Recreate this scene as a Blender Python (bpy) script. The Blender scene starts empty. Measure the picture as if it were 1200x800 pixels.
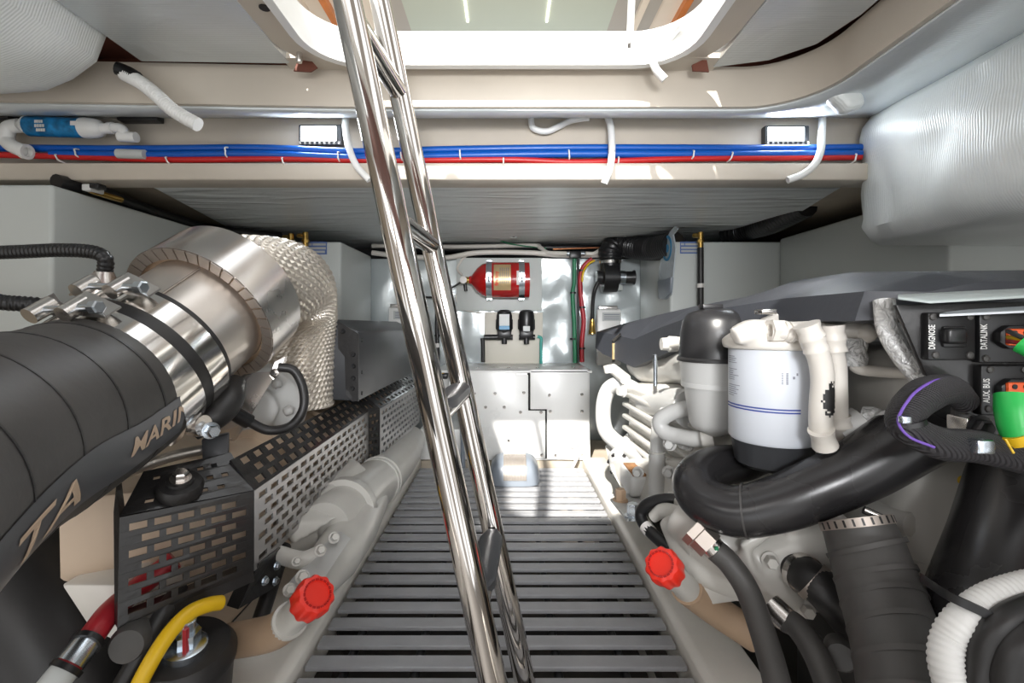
import bpy, bmesh, math, random
from mathutils import Vector, Matrix, noise
random.seed(7)
SC = bpy.context.scene
COL = SC.collection
F, CX, CY, H = 560.0, 593.0, 376.0, 0.72          # focal length in px, vanishing point, eye height

# ------------------------------------------------------------------ camera, world, sun, exposure
cam_d = bpy.data.cameras.new('camera'); cam = bpy.data.objects.new('camera', cam_d); COL.objects.link(cam)
cam.location = (0, 0, H); cam.rotation_euler = (math.pi / 2, 0, 0)
cam_d.sensor_width = 36; cam_d.lens = F / 1200 * 36
cam_d.shift_x = (600 - CX) / 1200; cam_d.shift_y = -(400 - CY) / 1200
cam_d.clip_start = 0.02
SC.camera = cam
w = bpy.data.worlds.new('world'); SC.world = w; w.use_nodes = True
nt = w.node_tree; bg = nt.nodes['Background']; bg.inputs[1].default_value = 1.12
wt = nt.nodes.new('ShaderNodeTexCoord'); wn = nt.nodes.new('ShaderNodeTexNoise'); wr = nt.nodes.new('ShaderNodeValToRGB')   # open saloon and sky behind
wn.inputs['Scale'].default_value = 2.6; wn.inputs['Detail'].default_value = 2
wr.color_ramp.elements[0].position = 0.44; wr.color_ramp.elements[0].color = (0.30, 0.27, 0.24, 1)
wr.color_ramp.elements[1].position = 0.60; wr.color_ramp.elements[1].color = (1.62, 1.66, 1.70, 1)
nt.links.new(wt.outputs['Generated'], wn.inputs['Vector']); nt.links.new(wn.outputs['Fac'], wr.inputs[0]); nt.links.new(wr.outputs[0], bg.inputs[0])
sd = bpy.data.lights.new('sun', 'SUN'); sd.energy = 8.0; sd.angle = 0.02; sd.color = (1, 0.96, 0.9)
sun = bpy.data.objects.new('sun', sd); COL.objects.link(sun); sun.location = (0, -2, 5)
sun.rotation_euler = Vector((0.36, 1.2, -1.08)).to_track_quat('-Z', 'Y').to_euler()
for x in (-.85, .85):                                # unseen pair of fill lamps, added behind the camera to brighten the room
    al = bpy.data.lights.new('rear_fill_lamp', 'AREA'); al.shape = 'RECTANGLE'; al.size = .5; al.size_y = .2; al.energy = 2.0; al.color = (1, .97, .93)
    ao = bpy.data.objects.new('rear_fill_lamp', al); COL.objects.link(ao); ao.location = (x, -.75, 1.15)
    ao.rotation_euler = Vector((-x * .35, 1, -.12)).to_track_quat('-Z', 'Y').to_euler()
al = bpy.data.lights.new('far_end_fill_lamp', 'AREA'); al.shape = 'RECTANGLE'; al.size = .5; al.size_y = .25; al.energy = 3.2; al.color = (.97, .98, 1); al.spread = math.radians(42)  # unseen narrow fill lamp, added to brighten the far end of the walkway
ao = bpy.data.objects.new('far_end_fill_lamp', al); COL.objects.link(ao); ao.location = (.1, -.9, 1.0); ao.rotation_euler = Vector((0, 1, -.09)).to_track_quat('-Z', 'Y').to_euler()
SC.view_settings.view_transform = 'Standard'; SC.view_settings.look = 'None'
SC.view_settings.gamma = 1.0; SC.view_settings.use_curve_mapping = False
SC.view_settings.exposure = 0.42


def V(px, py, Y):
    return Vector(((px - CX) / F * Y, Y, H + (CY - py) / F * Y))


# ------------------------------------------------------------------ materials
def mat(name, col, rough=0.5, metal=0.0, bump=None, var=0.0, vscale=6.0, coat=0.0, emit=0.0, spec=0.5, weave=None, spots=None):
    m = bpy.data.materials.new(name); m.use_nodes = True
    nt = m.node_tree; b = nt.nodes['Principled BSDF']
    b.inputs['Base Color'].default_value = (*col, 1); b.inputs['Roughness'].default_value = rough
    b.inputs['Metallic'].default_value = metal; b.inputs['Coat Weight'].default_value = coat
    b.inputs['Specular IOR Level'].default_value = spec
    if emit:
        b.inputs['Emission Color'].default_value = (*col, 1); b.inputs['Emission Strength'].default_value = emit
    tc = nt.nodes.new('ShaderNodeTexCoord')
    if var:
        n = nt.nodes.new('ShaderNodeTexNoise'); n.inputs['Scale'].default_value = vscale; n.inputs['Detail'].default_value = 5
        nt.links.new(tc.outputs['Object'], n.inputs['Vector'])
        r = nt.nodes.new('ShaderNodeMapRange'); r.inputs[1].default_value = 0.3; r.inputs[2].default_value = 0.7
        r.inputs[3].default_value = 1 - var; r.inputs[4].default_value = 1 + var * 0.5
        nt.links.new(n.outputs['Fac'], r.inputs[0])
        mx = nt.nodes.new('ShaderNodeMix'); mx.data_type = 'RGBA'; mx.blend_type = 'MULTIPLY'; mx.inputs[0].default_value = 1
        mx.inputs[6].default_value = (*col, 1); nt.links.new(r.outputs[0], mx.inputs[7])
        nt.links.new(mx.outputs[2], b.inputs['Base Color'])
        r2 = nt.nodes.new('ShaderNodeMapRange'); r2.inputs[3].default_value = max(rough - 0.1, 0.03); r2.inputs[4].default_value = rough + 0.12
        nt.links.new(n.outputs['Fac'], r2.inputs[0]); nt.links.new(r2.outputs[0], b.inputs['Roughness'])
    hs = None
    if bump:
        sc, st, dist = bump
        n = nt.nodes.new('ShaderNodeTexNoise'); n.inputs['Scale'].default_value = sc; n.inputs['Detail'].default_value = 4
        n.inputs['Distortion'].default_value = dist
        nt.links.new(tc.outputs['Object'], n.inputs['Vector'])
        bp = nt.nodes.new('ShaderNodeBump'); bp.inputs['Strength'].default_value = st; bp.inputs['Distance'].default_value = 0.01
        nt.links.new(n.outputs['Fac'], bp.inputs['Height']); nt.links.new(bp.outputs[0], b.inputs['Normal']); hs = bp
    if weave:
        wsc, wst, axis = weave
        wv = nt.nodes.new('ShaderNodeTexWave'); wv.bands_direction = axis; wv.inputs['Scale'].default_value = wsc
        wv.inputs['Distortion'].default_value = 0.4
        nt.links.new(tc.outputs['Object'], wv.inputs['Vector'])
        bp = nt.nodes.new('ShaderNodeBump'); bp.inputs['Strength'].default_value = wst; bp.inputs['Distance'].default_value = 0.003
        nt.links.new(wv.outputs['Fac'], bp.inputs['Height'])
        if hs: nt.links.new(hs.outputs[0], bp.inputs['Normal'])
        nt.links.new(bp.outputs[0], b.inputs['Normal'])
    return m


def foil(name, col, rough, metal, axis, crease=0.45, wrinkle=0.5, iso=False, scrim=0.2):
    """crinkled reflective insulation film: stretched creases + fine scrim grid"""
    m = mat(name, col, rough, metal, bump=(5, wrinkle, 1.2), weave=(55, scrim, axis))
    nt = m.node_tree; b = nt.nodes['Principled BSDF']
    tc = nt.nodes['Texture Coordinate']
    mp = nt.nodes.new('ShaderNodeMapping'); mp.inputs['Scale'].default_value = (0.9, 0.9, 0.9) if iso else (1.0, 5, 5) if axis != 'X' else (9, 1.5, 9)
    nt.links.new(tc.outputs['Object'], mp.inputs[0])
    n = nt.nodes.new('ShaderNodeTexNoise'); n.noise_type = 'RIDGED_MULTIFRACTAL'; n.normalize = True; n.inputs['Scale'].default_value = 2.4; n.inputs['Detail'].default_value = 2.5; n.inputs['Distortion'].default_value = 0.7
    nt.links.new(mp.outputs[0], n.inputs['Vector'])
    bp = nt.nodes.new('ShaderNodeBump'); bp.inputs['Strength'].default_value = min(1, crease * 1.6); bp.inputs['Distance'].default_value = 0.07
    nt.links.new(n.outputs['Fac'], bp.inputs['Height'])
    old = b.inputs['Normal'].links[0].from_socket
    nt.links.new(old, bp.inputs['Normal']); nt.links.new(bp.outputs[0], b.inputs['Normal'])
    return m


M = {}
M['cream'] = mat('cream_gelcoat', (0.60, 0.54, 0.46), 0.42, bump=(3, 0.08, 0.3), var=0.06)
M['cream_dark'] = mat('tan_laminate', (0.50, 0.43, 0.34), 0.6, var=0.15)
M['white'] = mat('white_gelcoat', (0.88, 0.88, 0.86), 0.3, var=0.04)
M['stringer'] = mat('white_flowcoat', (0.86, 0.83, 0.77), 0.35, bump=(9, 0.15, 0.4), var=0.12)
M['tank'] = mat('tank_grey_paint', (0.60, 0.63, 0.61), 0.38, bump=(2, 0.05, 0), var=0.05, vscale=2)
M['tank_dark'] = mat('hull_olive', (0.16, 0.15, 0.12), 0.7)
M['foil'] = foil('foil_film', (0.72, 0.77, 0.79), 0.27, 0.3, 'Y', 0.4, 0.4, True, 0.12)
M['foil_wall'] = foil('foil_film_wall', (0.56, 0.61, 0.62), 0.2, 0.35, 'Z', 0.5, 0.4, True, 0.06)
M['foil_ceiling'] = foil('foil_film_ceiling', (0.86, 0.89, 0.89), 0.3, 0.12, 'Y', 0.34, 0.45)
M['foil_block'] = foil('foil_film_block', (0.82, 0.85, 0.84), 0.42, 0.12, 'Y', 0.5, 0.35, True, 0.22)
M['primer'] = mat('red_primer', (0.16, 0.05, 0.03), 0.7, var=0.3)
M['chrome'] = mat('polished_steel', (0.63, 0.60, 0.57), 0.07, 1.0)
M['steel'] = mat('stainless_sheet', (0.74, 0.71, 0.68), 0.24, 1.0, var=0.08)
M['steel_bright'] = mat('bright_clamp_band', (0.82, 0.80, 0.77), 0.13, 1.0)
M['zinc'] = mat('zinc_bolt', (0.62, 0.68, 0.74), 0.25, 1.0)
M['shield_ring'] = mat('shield_edge', (0.42, 0.37, 0.33), 0.4, 0.8, var=0.1)
M['pipe_steel'] = mat('welded_pipe', (0.70, 0.65, 0.60), 0.34, 0.9, var=0.14)
M['wrap'] = mat('heat_wrap', (0.72, 0.66, 0.58), 0.32, 0.75)
M['rubber'] = mat('black_rubber', (0.022, 0.021, 0.021), 0.42, bump=(30, 0.08, 0), var=0.2)
M['rubber_grey'] = mat('worn_hose_rubber', (0.068, 0.065, 0.062), 0.5, bump=(12, 0.2, 0.3), var=0.25)
M['hose_band'] = mat('hose_stripe', (0.10, 0.105, 0.115), 0.35)  # real grey stripe, its colour lightened to carry a blue-grey reflection
M['hose_print'] = mat('hose_print', (0.62, 0.47, 0.34), 0.6)
M['rubber_gloss'] = mat('smooth_black_rubber', (0.022, 0.021, 0.022), 0.27, bump=(8, 0.06, 0), var=0.15)
M['plastic_black'] = mat('black_plastic', (0.012, 0.012, 0.013), 0.33)
M['black_paint'] = mat('black_powder_coat', (0.018, 0.017, 0.017), 0.36, bump=(90, 0.1, 0), coat=0.3)
M['guard_sheen'] = mat('black_guard_sheen', (0.48, 0.47, 0.47), 0.3, 0.85, var=0.1)  # black guard paint, with the light it reflects put in as grey
M['charcoal'] = mat('charcoal_cover', (0.036, 0.039, 0.047), 0.48, bump=(80, 0.05, 0))
M['cover_grey'] = mat('grey_cover', (0.055, 0.057, 0.062), 0.36, 0.2)
M['engine'] = mat('engine_paint', (0.61, 0.595, 0.555), 0.32, bump=(14, 0.12, 0.3), var=0.08, coat=0.15)
M['engine_grey'] = mat('engine_grey_paint', (0.55, 0.55, 0.535), 0.35, var=0.06)
M['engine_warm_lit'] = mat('engine_paint_warm_lit', (0.66, 0.52, 0.39), 0.45, var=0.1)  # cream engine paint, with warm reflected light put into the colour
M['hose_cream'] = mat('cream_hose', (0.74, 0.70, 0.64), 0.38, var=0.05)
M['rust'] = mat('rusty_joint', (0.34, 0.17, 0.07), 0.8, var=0.4, vscale=40)
M['can'] = mat('filter_can', (0.62, 0.65, 0.70), 0.3)
M['print_blue'] = mat('blue_print', (0.03, 0.06, 0.30), 0.5)
M['print_dark'] = mat('dark_print', (0.22, 0.23, 0.27), 0.6)
M['red'] = mat('red_plastic', (0.80, 0.03, 0.015), 0.35)
M['red_paint'] = mat('red_cylinder_paint', (0.42, 0.008, 0.008), 0.22, coat=0.5)
M['red_hose'] = mat('red_hose', (0.50, 0.012, 0.012), 0.35)
M['blue_hose'] = mat('blue_hose', (0.0, 0.085, 0.42), 0.33)
M['pvc'] = mat('white_pvc', (0.80, 0.80, 0.78), 0.35)
M['nylon'] = mat('white_tie', (0.8, 0.77, 0.74), 0.5)
M['brass'] = mat('brass', (0.70, 0.45, 0.13), 0.25, 1.0)
M['gold'] = mat('gold_label', (0.62, 0.47, 0.25), 0.35, 0.5, var=0.1, vscale=30)
M['slat'] = mat('grating_slat', (0.38, 0.385, 0.40), 0.42, bump=(60, 0.1, 0), var=0.1, vscale=15)
M['bilge'] = mat('bilge_paint', (0.06, 0.052, 0.045), 0.6, var=0.5, vscale=4)
M['wood'] = mat('varnished_teak', (0.55, 0.18, 0.04), 0.35, var=0.25, vscale=8)
M['saloon_ceiling'] = mat('saloon_headliner', (0.44, 0.52, 0.48), 0.6)
M['saloon_wall'] = mat('saloon_lining', (0.70, 0.66, 0.60), 0.6)
M['saloon_grey'] = mat('saloon_grey', (0.36, 0.36, 0.35), 0.55)
M['led'] = mat('led_strip', (1.0, 0.9, 0.72), 0.5, emit=3.0)
M['led_white'] = mat('led_lens', (0.9, 0.97, 1.0), 0.4, emit=2.2)
M['sticker'] = mat('sticker_white', (0.50, 0.52, 0.51), 0.4)
M['sticker_blue'] = mat('sticker_blue', (0.10, 0.17, 0.42), 0.4)
M['label_blue'] = mat('label_blue', (0.01, 0.20, 0.45), 0.4, var=0.7, vscale=40)
M['label_cyan'] = mat('label_cyan', (0.02, 0.22, 0.42), 0.4)
M['green'] = mat('green_tape', (0.03, 0.52, 0.10), 0.35)
M['yellow'] = mat('yellow_sleeve', (0.80, 0.50, 0.01), 0.4)
M['orange'] = mat('orange_seal', (0.80, 0.11, 0.02), 0.4)
M['purple'] = mat('purple_thread', (0.16, 0.08, 0.40), 0.6)
M['braid'] = mat('braided_sleeve', (0.035, 0.033, 0.036), 0.6, weave=(120, 0.8, 'DIAGONAL'))
M['white_text'] = mat('white_text', (0.75, 0.75, 0.73), 0.5)
M['green_hose'] = mat('green_hose', (0.02, 0.20, 0.09), 0.4)
M['teal'] = mat('teal_hose', (0.05, 0.35, 0.30), 0.4)
M['pump_grey'] = mat('grey_plastic', (0.22, 0.25, 0.29), 0.35)
M['silver_label'] = mat('silver_label', (0.62, 0.56, 0.50), 0.25, 0.7, weave=(60, 0.3, 'X'))
M['shelf_grey'] = mat('grey_shelf', (0.40, 0.45, 0.44), 0.4)
M['shelf_light'] = mat('pale_shelf', (0.68, 0.72, 0.76), 0.3)
M['board'] = mat('cream_board', (0.66, 0.63, 0.55), 0.5)
M['bag'] = mat('clear_bag', (0.50, 0.55, 0.58), 0.2, bump=(20, 0.5, 1))
M['tan_pad'] = mat('tan_tube', (0.47, 0.33, 0.22), 0.5, var=0.15)
M['dark_gap'] = mat('dark_cavity', (0.02, 0.02, 0.02), 0.8)
M['cable_red'] = mat('red_cable', (0.42, 0.02, 0.03), 0.38)
M['lump'] = mat('foil_tape', (0.75, 0.75, 0.74), 0.4, 0.25, bump=(60, 1.0, 1.5))
M['copper'] = mat('copper_pipe', (0.6, 0.25, 0.12), 0.3, 1.0)


# ------------------------------------------------------------------ mesh builder
def frame(d):
    d = d.normalized()
    a = Vector((0, 0, 1)) if abs(d.z) < 0.9 else Vector((1, 0, 0))
    x = a.cross(d).normalized(); y = d.cross(x).normalized()
    return x, y, d


def smooth_path(pts, sub=8):
    if len(pts) < 3: return [pts[0].lerp(pts[-1], i / sub) for i in range(sub + 1)]
    P = [2 * pts[0] - pts[1]] + list(pts) + [2 * pts[-1] - pts[-2]]
    out = []
    for i in range(1, len(P) - 2):
        p0, p1, p2, p3 = P[i - 1:i + 3]
        for k in range(sub):
            t = k / sub
            out.append(0.5 * (2 * p1 + (p2 - p0) * t + (2 * p0 - 5 * p1 + 4 * p2 - p3) * t * t + (3 * p1 - p0 - 3 * p2 + p3) * t ** 3))
    out.append(P[-2].copy())
    return out


def resample(path, step):
    L = [0]
    for a, b in zip(path, path[1:]): L.append(L[-1] + (b - a).length)
    n = max(2, int(L[-1] / step)); out = []; j = 0
    for i in range(n + 1):
        s = L[-1] * i / n
        while j < len(L) - 2 and L[j + 1] < s: j += 1
        d = L[j + 1] - L[j]
        out.append(path[j].lerp(path[j + 1], (s - L[j]) / d if d > 1e-9 else 0))
    return out, L[-1]


class MB:
    def __init__(s): s.v = []; s.f = []

    def add(s, vs, fs):
        o = len(s.v); s.v += [Vector(v) for v in vs]; s.f += [tuple(i + o for i in f) for f in fs]; return s

    def box(s, x0, x1, y0, y1, z0, z1):
        return s.add([(x, y, z) for x in (x0, x1) for y in (y0, y1) for z in (z0, z1)],
                     [(0, 1, 3, 2), (4, 6, 7, 5), (0, 4, 5, 1), (2, 3, 7, 6), (0, 2, 6, 4), (1, 5, 7, 3)])

    def obox(s, c, ax, ay, az, hx, hy, hz):
        return s.add([c + ax * hx * i + ay * hy * j + az * hz * k for i in (-1, 1) for j in (-1, 1) for k in (-1, 1)],
                     [(0, 1, 3, 2), (4, 6, 7, 5), (0, 4, 5, 1), (2, 3, 7, 6), (0, 2, 6, 4), (1, 5, 7, 3)])

    def prism(s, poly, vec):
        vec = Vector(vec); n = len(poly)
        vs = [Vector(p) for p in poly] + [Vector(p) + vec for p in poly]
        fs = [tuple(range(n))[::-1], tuple(range(n, 2 * n))] + [(i, (i + 1) % n, n + (i + 1) % n, n + i) for i in range(n)]
        return s.add(vs, fs)

    def loft(s, rings, cap=True, closed=True):
        n = len(rings[0]); vs = [v for r in rings for v in r]; fs = []
        for k in range(len(rings) - 1):
            for i in range(n if closed else n - 1):
                j = (i + 1) % n
                fs.append((k * n + i, k * n + j, (k + 1) * n + j, (k + 1) * n + i))
        if cap: fs += [tuple(range(n))[::-1], tuple(range((len(rings) - 1) * n, len(rings) * n))]
        return s.add(vs, fs)

    def tube(s, pts, r, n=18, sub=8, corr=None, cap=True, weave=None):
        path = smooth_path([Vector(p) for p in pts], sub)
        step = (corr[1] / 4) if corr else None
        if step: path, L = resample(path, step)
        m = len(path); rings = []
        t = (path[1] - path[0]).normalized(); x, y, _ = frame(t)
        for i, p in enumerate(path):
            t2 = (path[min(i + 1, m - 1)] - path[max(i - 1, 0)]).normalized()
            q = t.rotation_difference(t2); x = (q @ x).normalized(); y = t2.cross(x).normalized(); t = t2
            u = i / (m - 1)
            if isinstance(r, (list, tuple)):
                k = u * (len(r) - 1); a = min(int(k), len(r) - 2); rr = r[a] + (r[a + 1] - r[a]) * (k - a)
            else: rr = r
            if corr: rr *= 1 + corr[0] * (0, 1, 1, 0)[i % 4]
            ring = []
            for j in range(n):
                an = 2 * math.pi * j / n
                q2 = rr
                if weave: q2 = rr + (weave if i % 2 and (j + (i // 2) % 2) % 2 else 0)
                ring.append(p + (x * math.cos(an) + y * math.sin(an)) * q2)
            rings.append(ring)
        return s.loft(rings, cap)

    def lathe(s, o, d, prof, n=36, lobes=None):
        o = Vector(o); x, y, d = frame(Vector(d)); rings = []
        for t, r in prof:
            ring = []
            for j in range(n):
                an = 2 * math.pi * j / n; q = max(r, 1e-4)
                if lobes and r > 1e-3: q *= 1 + lobes[1] * (0.5 + 0.5 * math.cos(an * lobes[0]))
                ring.append(o + d * t + (x * math.cos(an) + y * math.sin(an)) * q)
            rings.append(ring)
        return s.loft(rings)

    def ball(s, c, r, n=16):
        if not isinstance(r, (tuple, list)): r = (r, r, r)
        rings = []
        for i in range(n // 2 + 1):
            th = math.pi * i / (n // 2); rr = max(math.sin(th), 1e-3)
            rings.append([Vector(c) + Vector((rr * math.cos(2 * math.pi * j / n) * r[0], rr * math.sin(2 * math.pi * j / n) * r[1], math.cos(th) * r[2])) for j in range(n)])
        return s.loft(rings)

    def bolt(s, o, d, r, h=None):
        h = h or r * 0.9
        s.lathe(o, d, [(0, r * 1.35), (h * 0.25, r * 1.35), (h * 0.27, r * 1.0)], 16)
        s.lathe(Vector(o) + Vector(d).normalized() * h * 0.25, d, [(0, r), (h * 0.8, r), (h, r * 0.8)], 6)
        return s

    def ring(s, o, d, r0, r1, L, n=36):
        """hollow band, inner radius r0, outer r1"""
        o = Vector(o); x, y, d = frame(Vector(d)); rings = []
        for t, r in ((0, r0), (0, r1), (L, r1), (L, r0), (0, r0)):
            rings.append([o + d * t + (x * math.cos(2 * math.pi * j / n) + y * math.sin(2 * math.pi * j / n)) * r for j in range(n)])
        return s.loft(rings, cap=False)

    def build(s, name, m, parent=None, smooth=True, bevel=0, solid=0, remesh=0, label=None, cat=None, group=None, kind=None, seg=2, split=None):
        bm = bmesh.new(); vs = [bm.verts.new(v) for v in s.v]
        for f in s.f:
            try: bm.faces.new([vs[i] for i in f])
            except ValueError: pass
        bmesh.ops.recalc_face_normals(bm, faces=bm.faces)
        if bevel:
            ed = [e for e in bm.edges if len(e.link_faces) == 2 and e.calc_face_angle(0) > 0.5]
            bmesh.ops.bevel(bm, geom=ed, offset=bevel, segments=seg, profile=0.5, affect='EDGES', clamp_overlap=True)
        me = bpy.data.meshes.new(name); bm.to_mesh(me); bm.free()
        if smooth:
            for p in me.polygons: p.use_smooth = True
            me.set_sharp_from_angle(angle=math.radians(38))
        me.materials.append(M[m] if isinstance(m, str) else m)
        o = bpy.data.objects.new(name, me); COL.objects.link(o)
        if parent is not None:
            o.parent = parent
            if parent.type == 'EMPTY' or parent.get('shift'):
                o.matrix_parent_inverse = Matrix.Translation(-Vector(parent.location))
        else:
            lo = Vector([min(v.co[i] for v in me.vertices) for i in range(3)]); hi = Vector([max(v.co[i] for v in me.vertices) for i in range(3)])
            c = Vector(((lo.x + hi.x) / 2, (lo.y + hi.y) / 2, lo.z))
            me.transform(Matrix.Translation(-c)); o.location = c; o['shift'] = 1
        if solid:
            md = o.modifiers.new('thickness', 'SOLIDIFY'); md.thickness = solid; md.offset = 0
        if remesh:
            md = o.modifiers.new('cast', 'REMESH'); md.mode = 'VOXEL'; md.voxel_size = remesh; md.use_smooth_shade = True
            md = o.modifiers.new('soften', 'SMOOTH'); md.factor = 0.5; md.iterations = 6
        if label: o['label'] = label
        if cat: o['category'] = cat
        if group: o['group'] = group
        if kind: o['kind'] = kind
        return o


def thing(name, label, cat, loc, group=None):
    o = bpy.data.objects.new(name, None); COL.objects.link(o); o.location = Vector(loc); o.empty_display_size = 0.05
    o['label'] = label; o['category'] = cat
    if group: o['group'] = group
    return o


def struct(name, mb, m, **k):
    return mb.build(name, m, kind='structure', **k)


def text_mesh(body, size, bold=0.0, shear=0.0):
    c = bpy.data.curves.new('t', 'FONT'); c.body = body; c.size = size; c.resolution_u = 2; c.offset = bold; c.shear = shear
    o = bpy.data.objects.new('t', c); me = o.to_mesh()
    vs = [v.co.copy() for v in me.vertices]; fs = [tuple(p.vertices) for p in me.polygons]
    o.to_mesh_clear(); bpy.data.objects.remove(o); bpy.data.curves.remove(c)
    x0 = min(v.x for v in vs); y0 = min(v.y for v in vs)
    return [Vector((v.x - x0, v.y - y0, 0)) for v in vs], fs


def flat_text(body, size, o, u, v, name, m, parent, bold=0.0):
    vs, fs = text_mesh(body, size, bold)
    mb = MB(); mb.add([o + u * p.x + v * p.y for p in vs], fs)
    return mb.build(name, m, parent, smooth=False)


def perf(mb, P00, P10, P11, P01, rows, cols, fx=0.62, fy=0.5, mx=0.03, my=0.05):
    """sheet with brick-pattern slots between four corners"""
    def q(s, t): return (P00 * (1 - s) + P10 * s) * (1 - t) + (P01 * (1 - s) + P11 * s) * t
    def quad(s0, s1, t0, t1):
        if s1 - s0 < 1e-4: return
        mb.add([q(s0, t0), q(s1, t0), q(s1, t1), q(s0, t1)], [(0, 1, 2, 3)])
    ph = (1 - 2 * my) / rows; pw = (1 - 2 * mx) / (cols + 0.5)
    tprev = 0
    for r in range(rows):
        t0 = my + r * ph + ph * (1 - fy) / 2; t1 = t0 + ph * fy
        quad(0, 1, tprev, t0)
        s = 0
        for c in range(cols):
            a = mx + (c + 0.5 * (r % 2)) * pw + pw * (1 - fx) / 2; b = a + pw * fx
            quad(s, a, t0, t1); s = b
        quad(s, 1, t0, t1); tprev = t1
    quad(0, 1, tprev, 1)
    return mb


# ------------------------------------------------------------------ the setting
Z = lambda z: H + z
struct('floor', MB().box(-1.8, 1.8, -0.6, 3.3, -0.31, -0.25), 'bilge')
mb = MB(); rings = []
for i in range(97):                                    # quilted foil: shallow pillows pulled in along seams
    x = -1.0 + 2.0 * i / 96
    col = []
    for k in range(49):
        z = -.25 + (Z(.375) + .25) * k / 48
        d = .020 * noise.noise(Vector((x * 4.2, 0, z * 3.4))) + .007 * noise.noise(Vector((x * 11 + 5, 2, z * 9)))
        d += .010 * min(1, abs(math.sin((x + .08) * 6.2)) * 4) - .018
        col.append(Vector((x, 2.875 - max(-.014, min(.014, d)), z)))
    rings.append(col)
mb.loft(rings, cap=False, closed=False).box(-1.6, 1.6, 2.89, 2.94, -.25, Z(.372))
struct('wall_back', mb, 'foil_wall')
struct('wall_recess', MB().box(-1.8, 1.8, 3.2, 3.26, -0.25, 1.6), 'dark_gap')
struct('wall_left', MB().box(-1.86, -1.8, -0.4, 3.26, -0.3, 1.32), 'cream_dark')
struct('wall_right', MB().box(1.8, 1.86, -0.4, 3.26, -0.3, 1.32), 'tank_dark')
# ceiling: laminate above, foil panel below it
mb = MB()
mb.prism([V(160, 209, 1.43), V(1006, 207, 1.43), Vector((1.34, 2.4, Z(.462))), Vector((1.34, 3.2, Z(.49))), Vector((-1.5, 3.2, Z(.49))), Vector((-1.47, 2.7, Z(.475)))], (0, 0, 0.02))
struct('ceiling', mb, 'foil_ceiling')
mb = MB().prism([Vector((-1.8, 1.46, Z(.45))), Vector((1.8, 1.46, Z(.45))), Vector((1.8, 3.2, Z(.515))), Vector((-1.8, 3.2, Z(.515)))], (0, 0, 0.04))
struct('ceiling_laminate', mb, 'cream_dark')
# cross beam with hose ledge
mb = MB().prism([Vector((-1.8, 1.385, Z(.409))), Vector((-1.8, 1.375, Z(.455))), Vector((-1.8, 1.425, Z(.458))), Vector((-1.8, 1.43, Z(.62))), Vector((-1.8, 1.47, Z(.62))), Vector((-1.8, 1.47, Z(.409)))], (3.6, 0, 0))
struct('trim_1', mb, 'cream', bevel=0.004)
# moulded rim of the deck opening: straight left, rounded corner right
arc = [(-1.8, 1.20), (-1.3, 1.215), (-0.4, 1.25), (0.617, 1.25)]
arc += [(0.617 + 0.16 * math.sin(a), 1.09 + 0.16 * math.cos(a)) for a in [i * math.pi / 2 / 12 for i in range(1, 13)]]
arc += [(0.777, 0.6), (0.777, -0.3)]
def offset(path, d):
    out = []
    for i, (x, y) in enumerate(path):
        a = Vector(path[max(i - 1, 0)]); b = Vector(path[min(i + 1, len(path) - 1)]); t = (b - a).normalized()
        out.append((x - t.y * d, y + t.x * d))
    return out
o1 = offset(arc, 0.03)
rings = []
for (x, y), (x1, y1) in zip(arc, o1):
    xi, yi = x, y
    rings.append([Vector((xi, yi, Z(.56))), Vector((xi, yi, Z(.665))), Vector((x1, y1, Z(.665))), Vector((x1, y1, Z(.56)))])
struct('trim_2', MB().loft(rings), 'cream')
# foil on the underside of the side deck, outside the rim
inner = offset(arc, 0.012); outer = []
for i, (x, y) in enumerate(arc):
    if x < 0.62: outer.append((x, 1.44))
    else:
        k = max(0.0, min(1.0, (1.25 - y) / 0.16)); outer.append((min(0.62 + (x - 0.617) * 3.6, 1.16), 1.44 if y > 1.1 else y + 0.16))
mb = MB()
for (x, y), (x1, y1) in zip(inner, outer): pass
rings = [[Vector((x, y, Z(.557))), Vector(((x * 2 + x1) / 3, (y * 2 + y1) / 3, Z(.568))), Vector(((x + 2 * x1) / 3, (y + 2 * y1) / 3, Z(.59))), Vector((x1, y1, Z(.612)))] for (x, y), (x1, y1) in zip(inner, outer)]
mb.loft(rings, cap=False, closed=False)
struct('ceiling_deck_foil', mb, 'foil', solid=0.006)
struct('ceiling_deck', MB().box(0.81, 1.8, -1.3, 1.28, Z(.64), Z(.67)).box(-1.8, 1.8, 1.285, 1.5, Z(.64), Z(.67)).box(-1.8, -.58, -1.3, 1.285, Z(.705), Z(.72)).box(.53, .90, -1.3, 1.285, Z(.705), Z(.72)).box(-.6, .6, 1.215, 1.285, Z(.705), Z(.72)).box(.86, .9, -1.3, 1.285, Z(.67), Z(.705)).box(-1.8, .9, 1.285, 1.3, Z(.66), Z(.72)).box(-.575, .525, -1.3, .07, Z(.705), Z(.72)), 'primer')
# fixed insulated deck panels each side of the hatch
mb = MB().prism([Vector((-.92, -.2, Z(.652))), Vector((-.56, -.2, Z(.652))), Vector((-.548, 1.215, Z(.652))), Vector((-.92, 1.205, Z(.652)))], (0, 0, 0.045))
struct('ceiling_panel_left', mb, 'foil', bevel=0.006)
mb = MB().prism([Vector((.525, -.2, Z(.652))), Vector((.76, -.2, Z(.652))), Vector((.76, 1.02, Z(.652))), Vector((.735, 1.13, Z(.652))), Vector((.66, 1.2, Z(.652))), Vector((.532, 1.235, Z(.652)))], (0, 0, 0.045))
struct('ceiling_panel_right', mb, 'foil', bevel=0.006)
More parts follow.
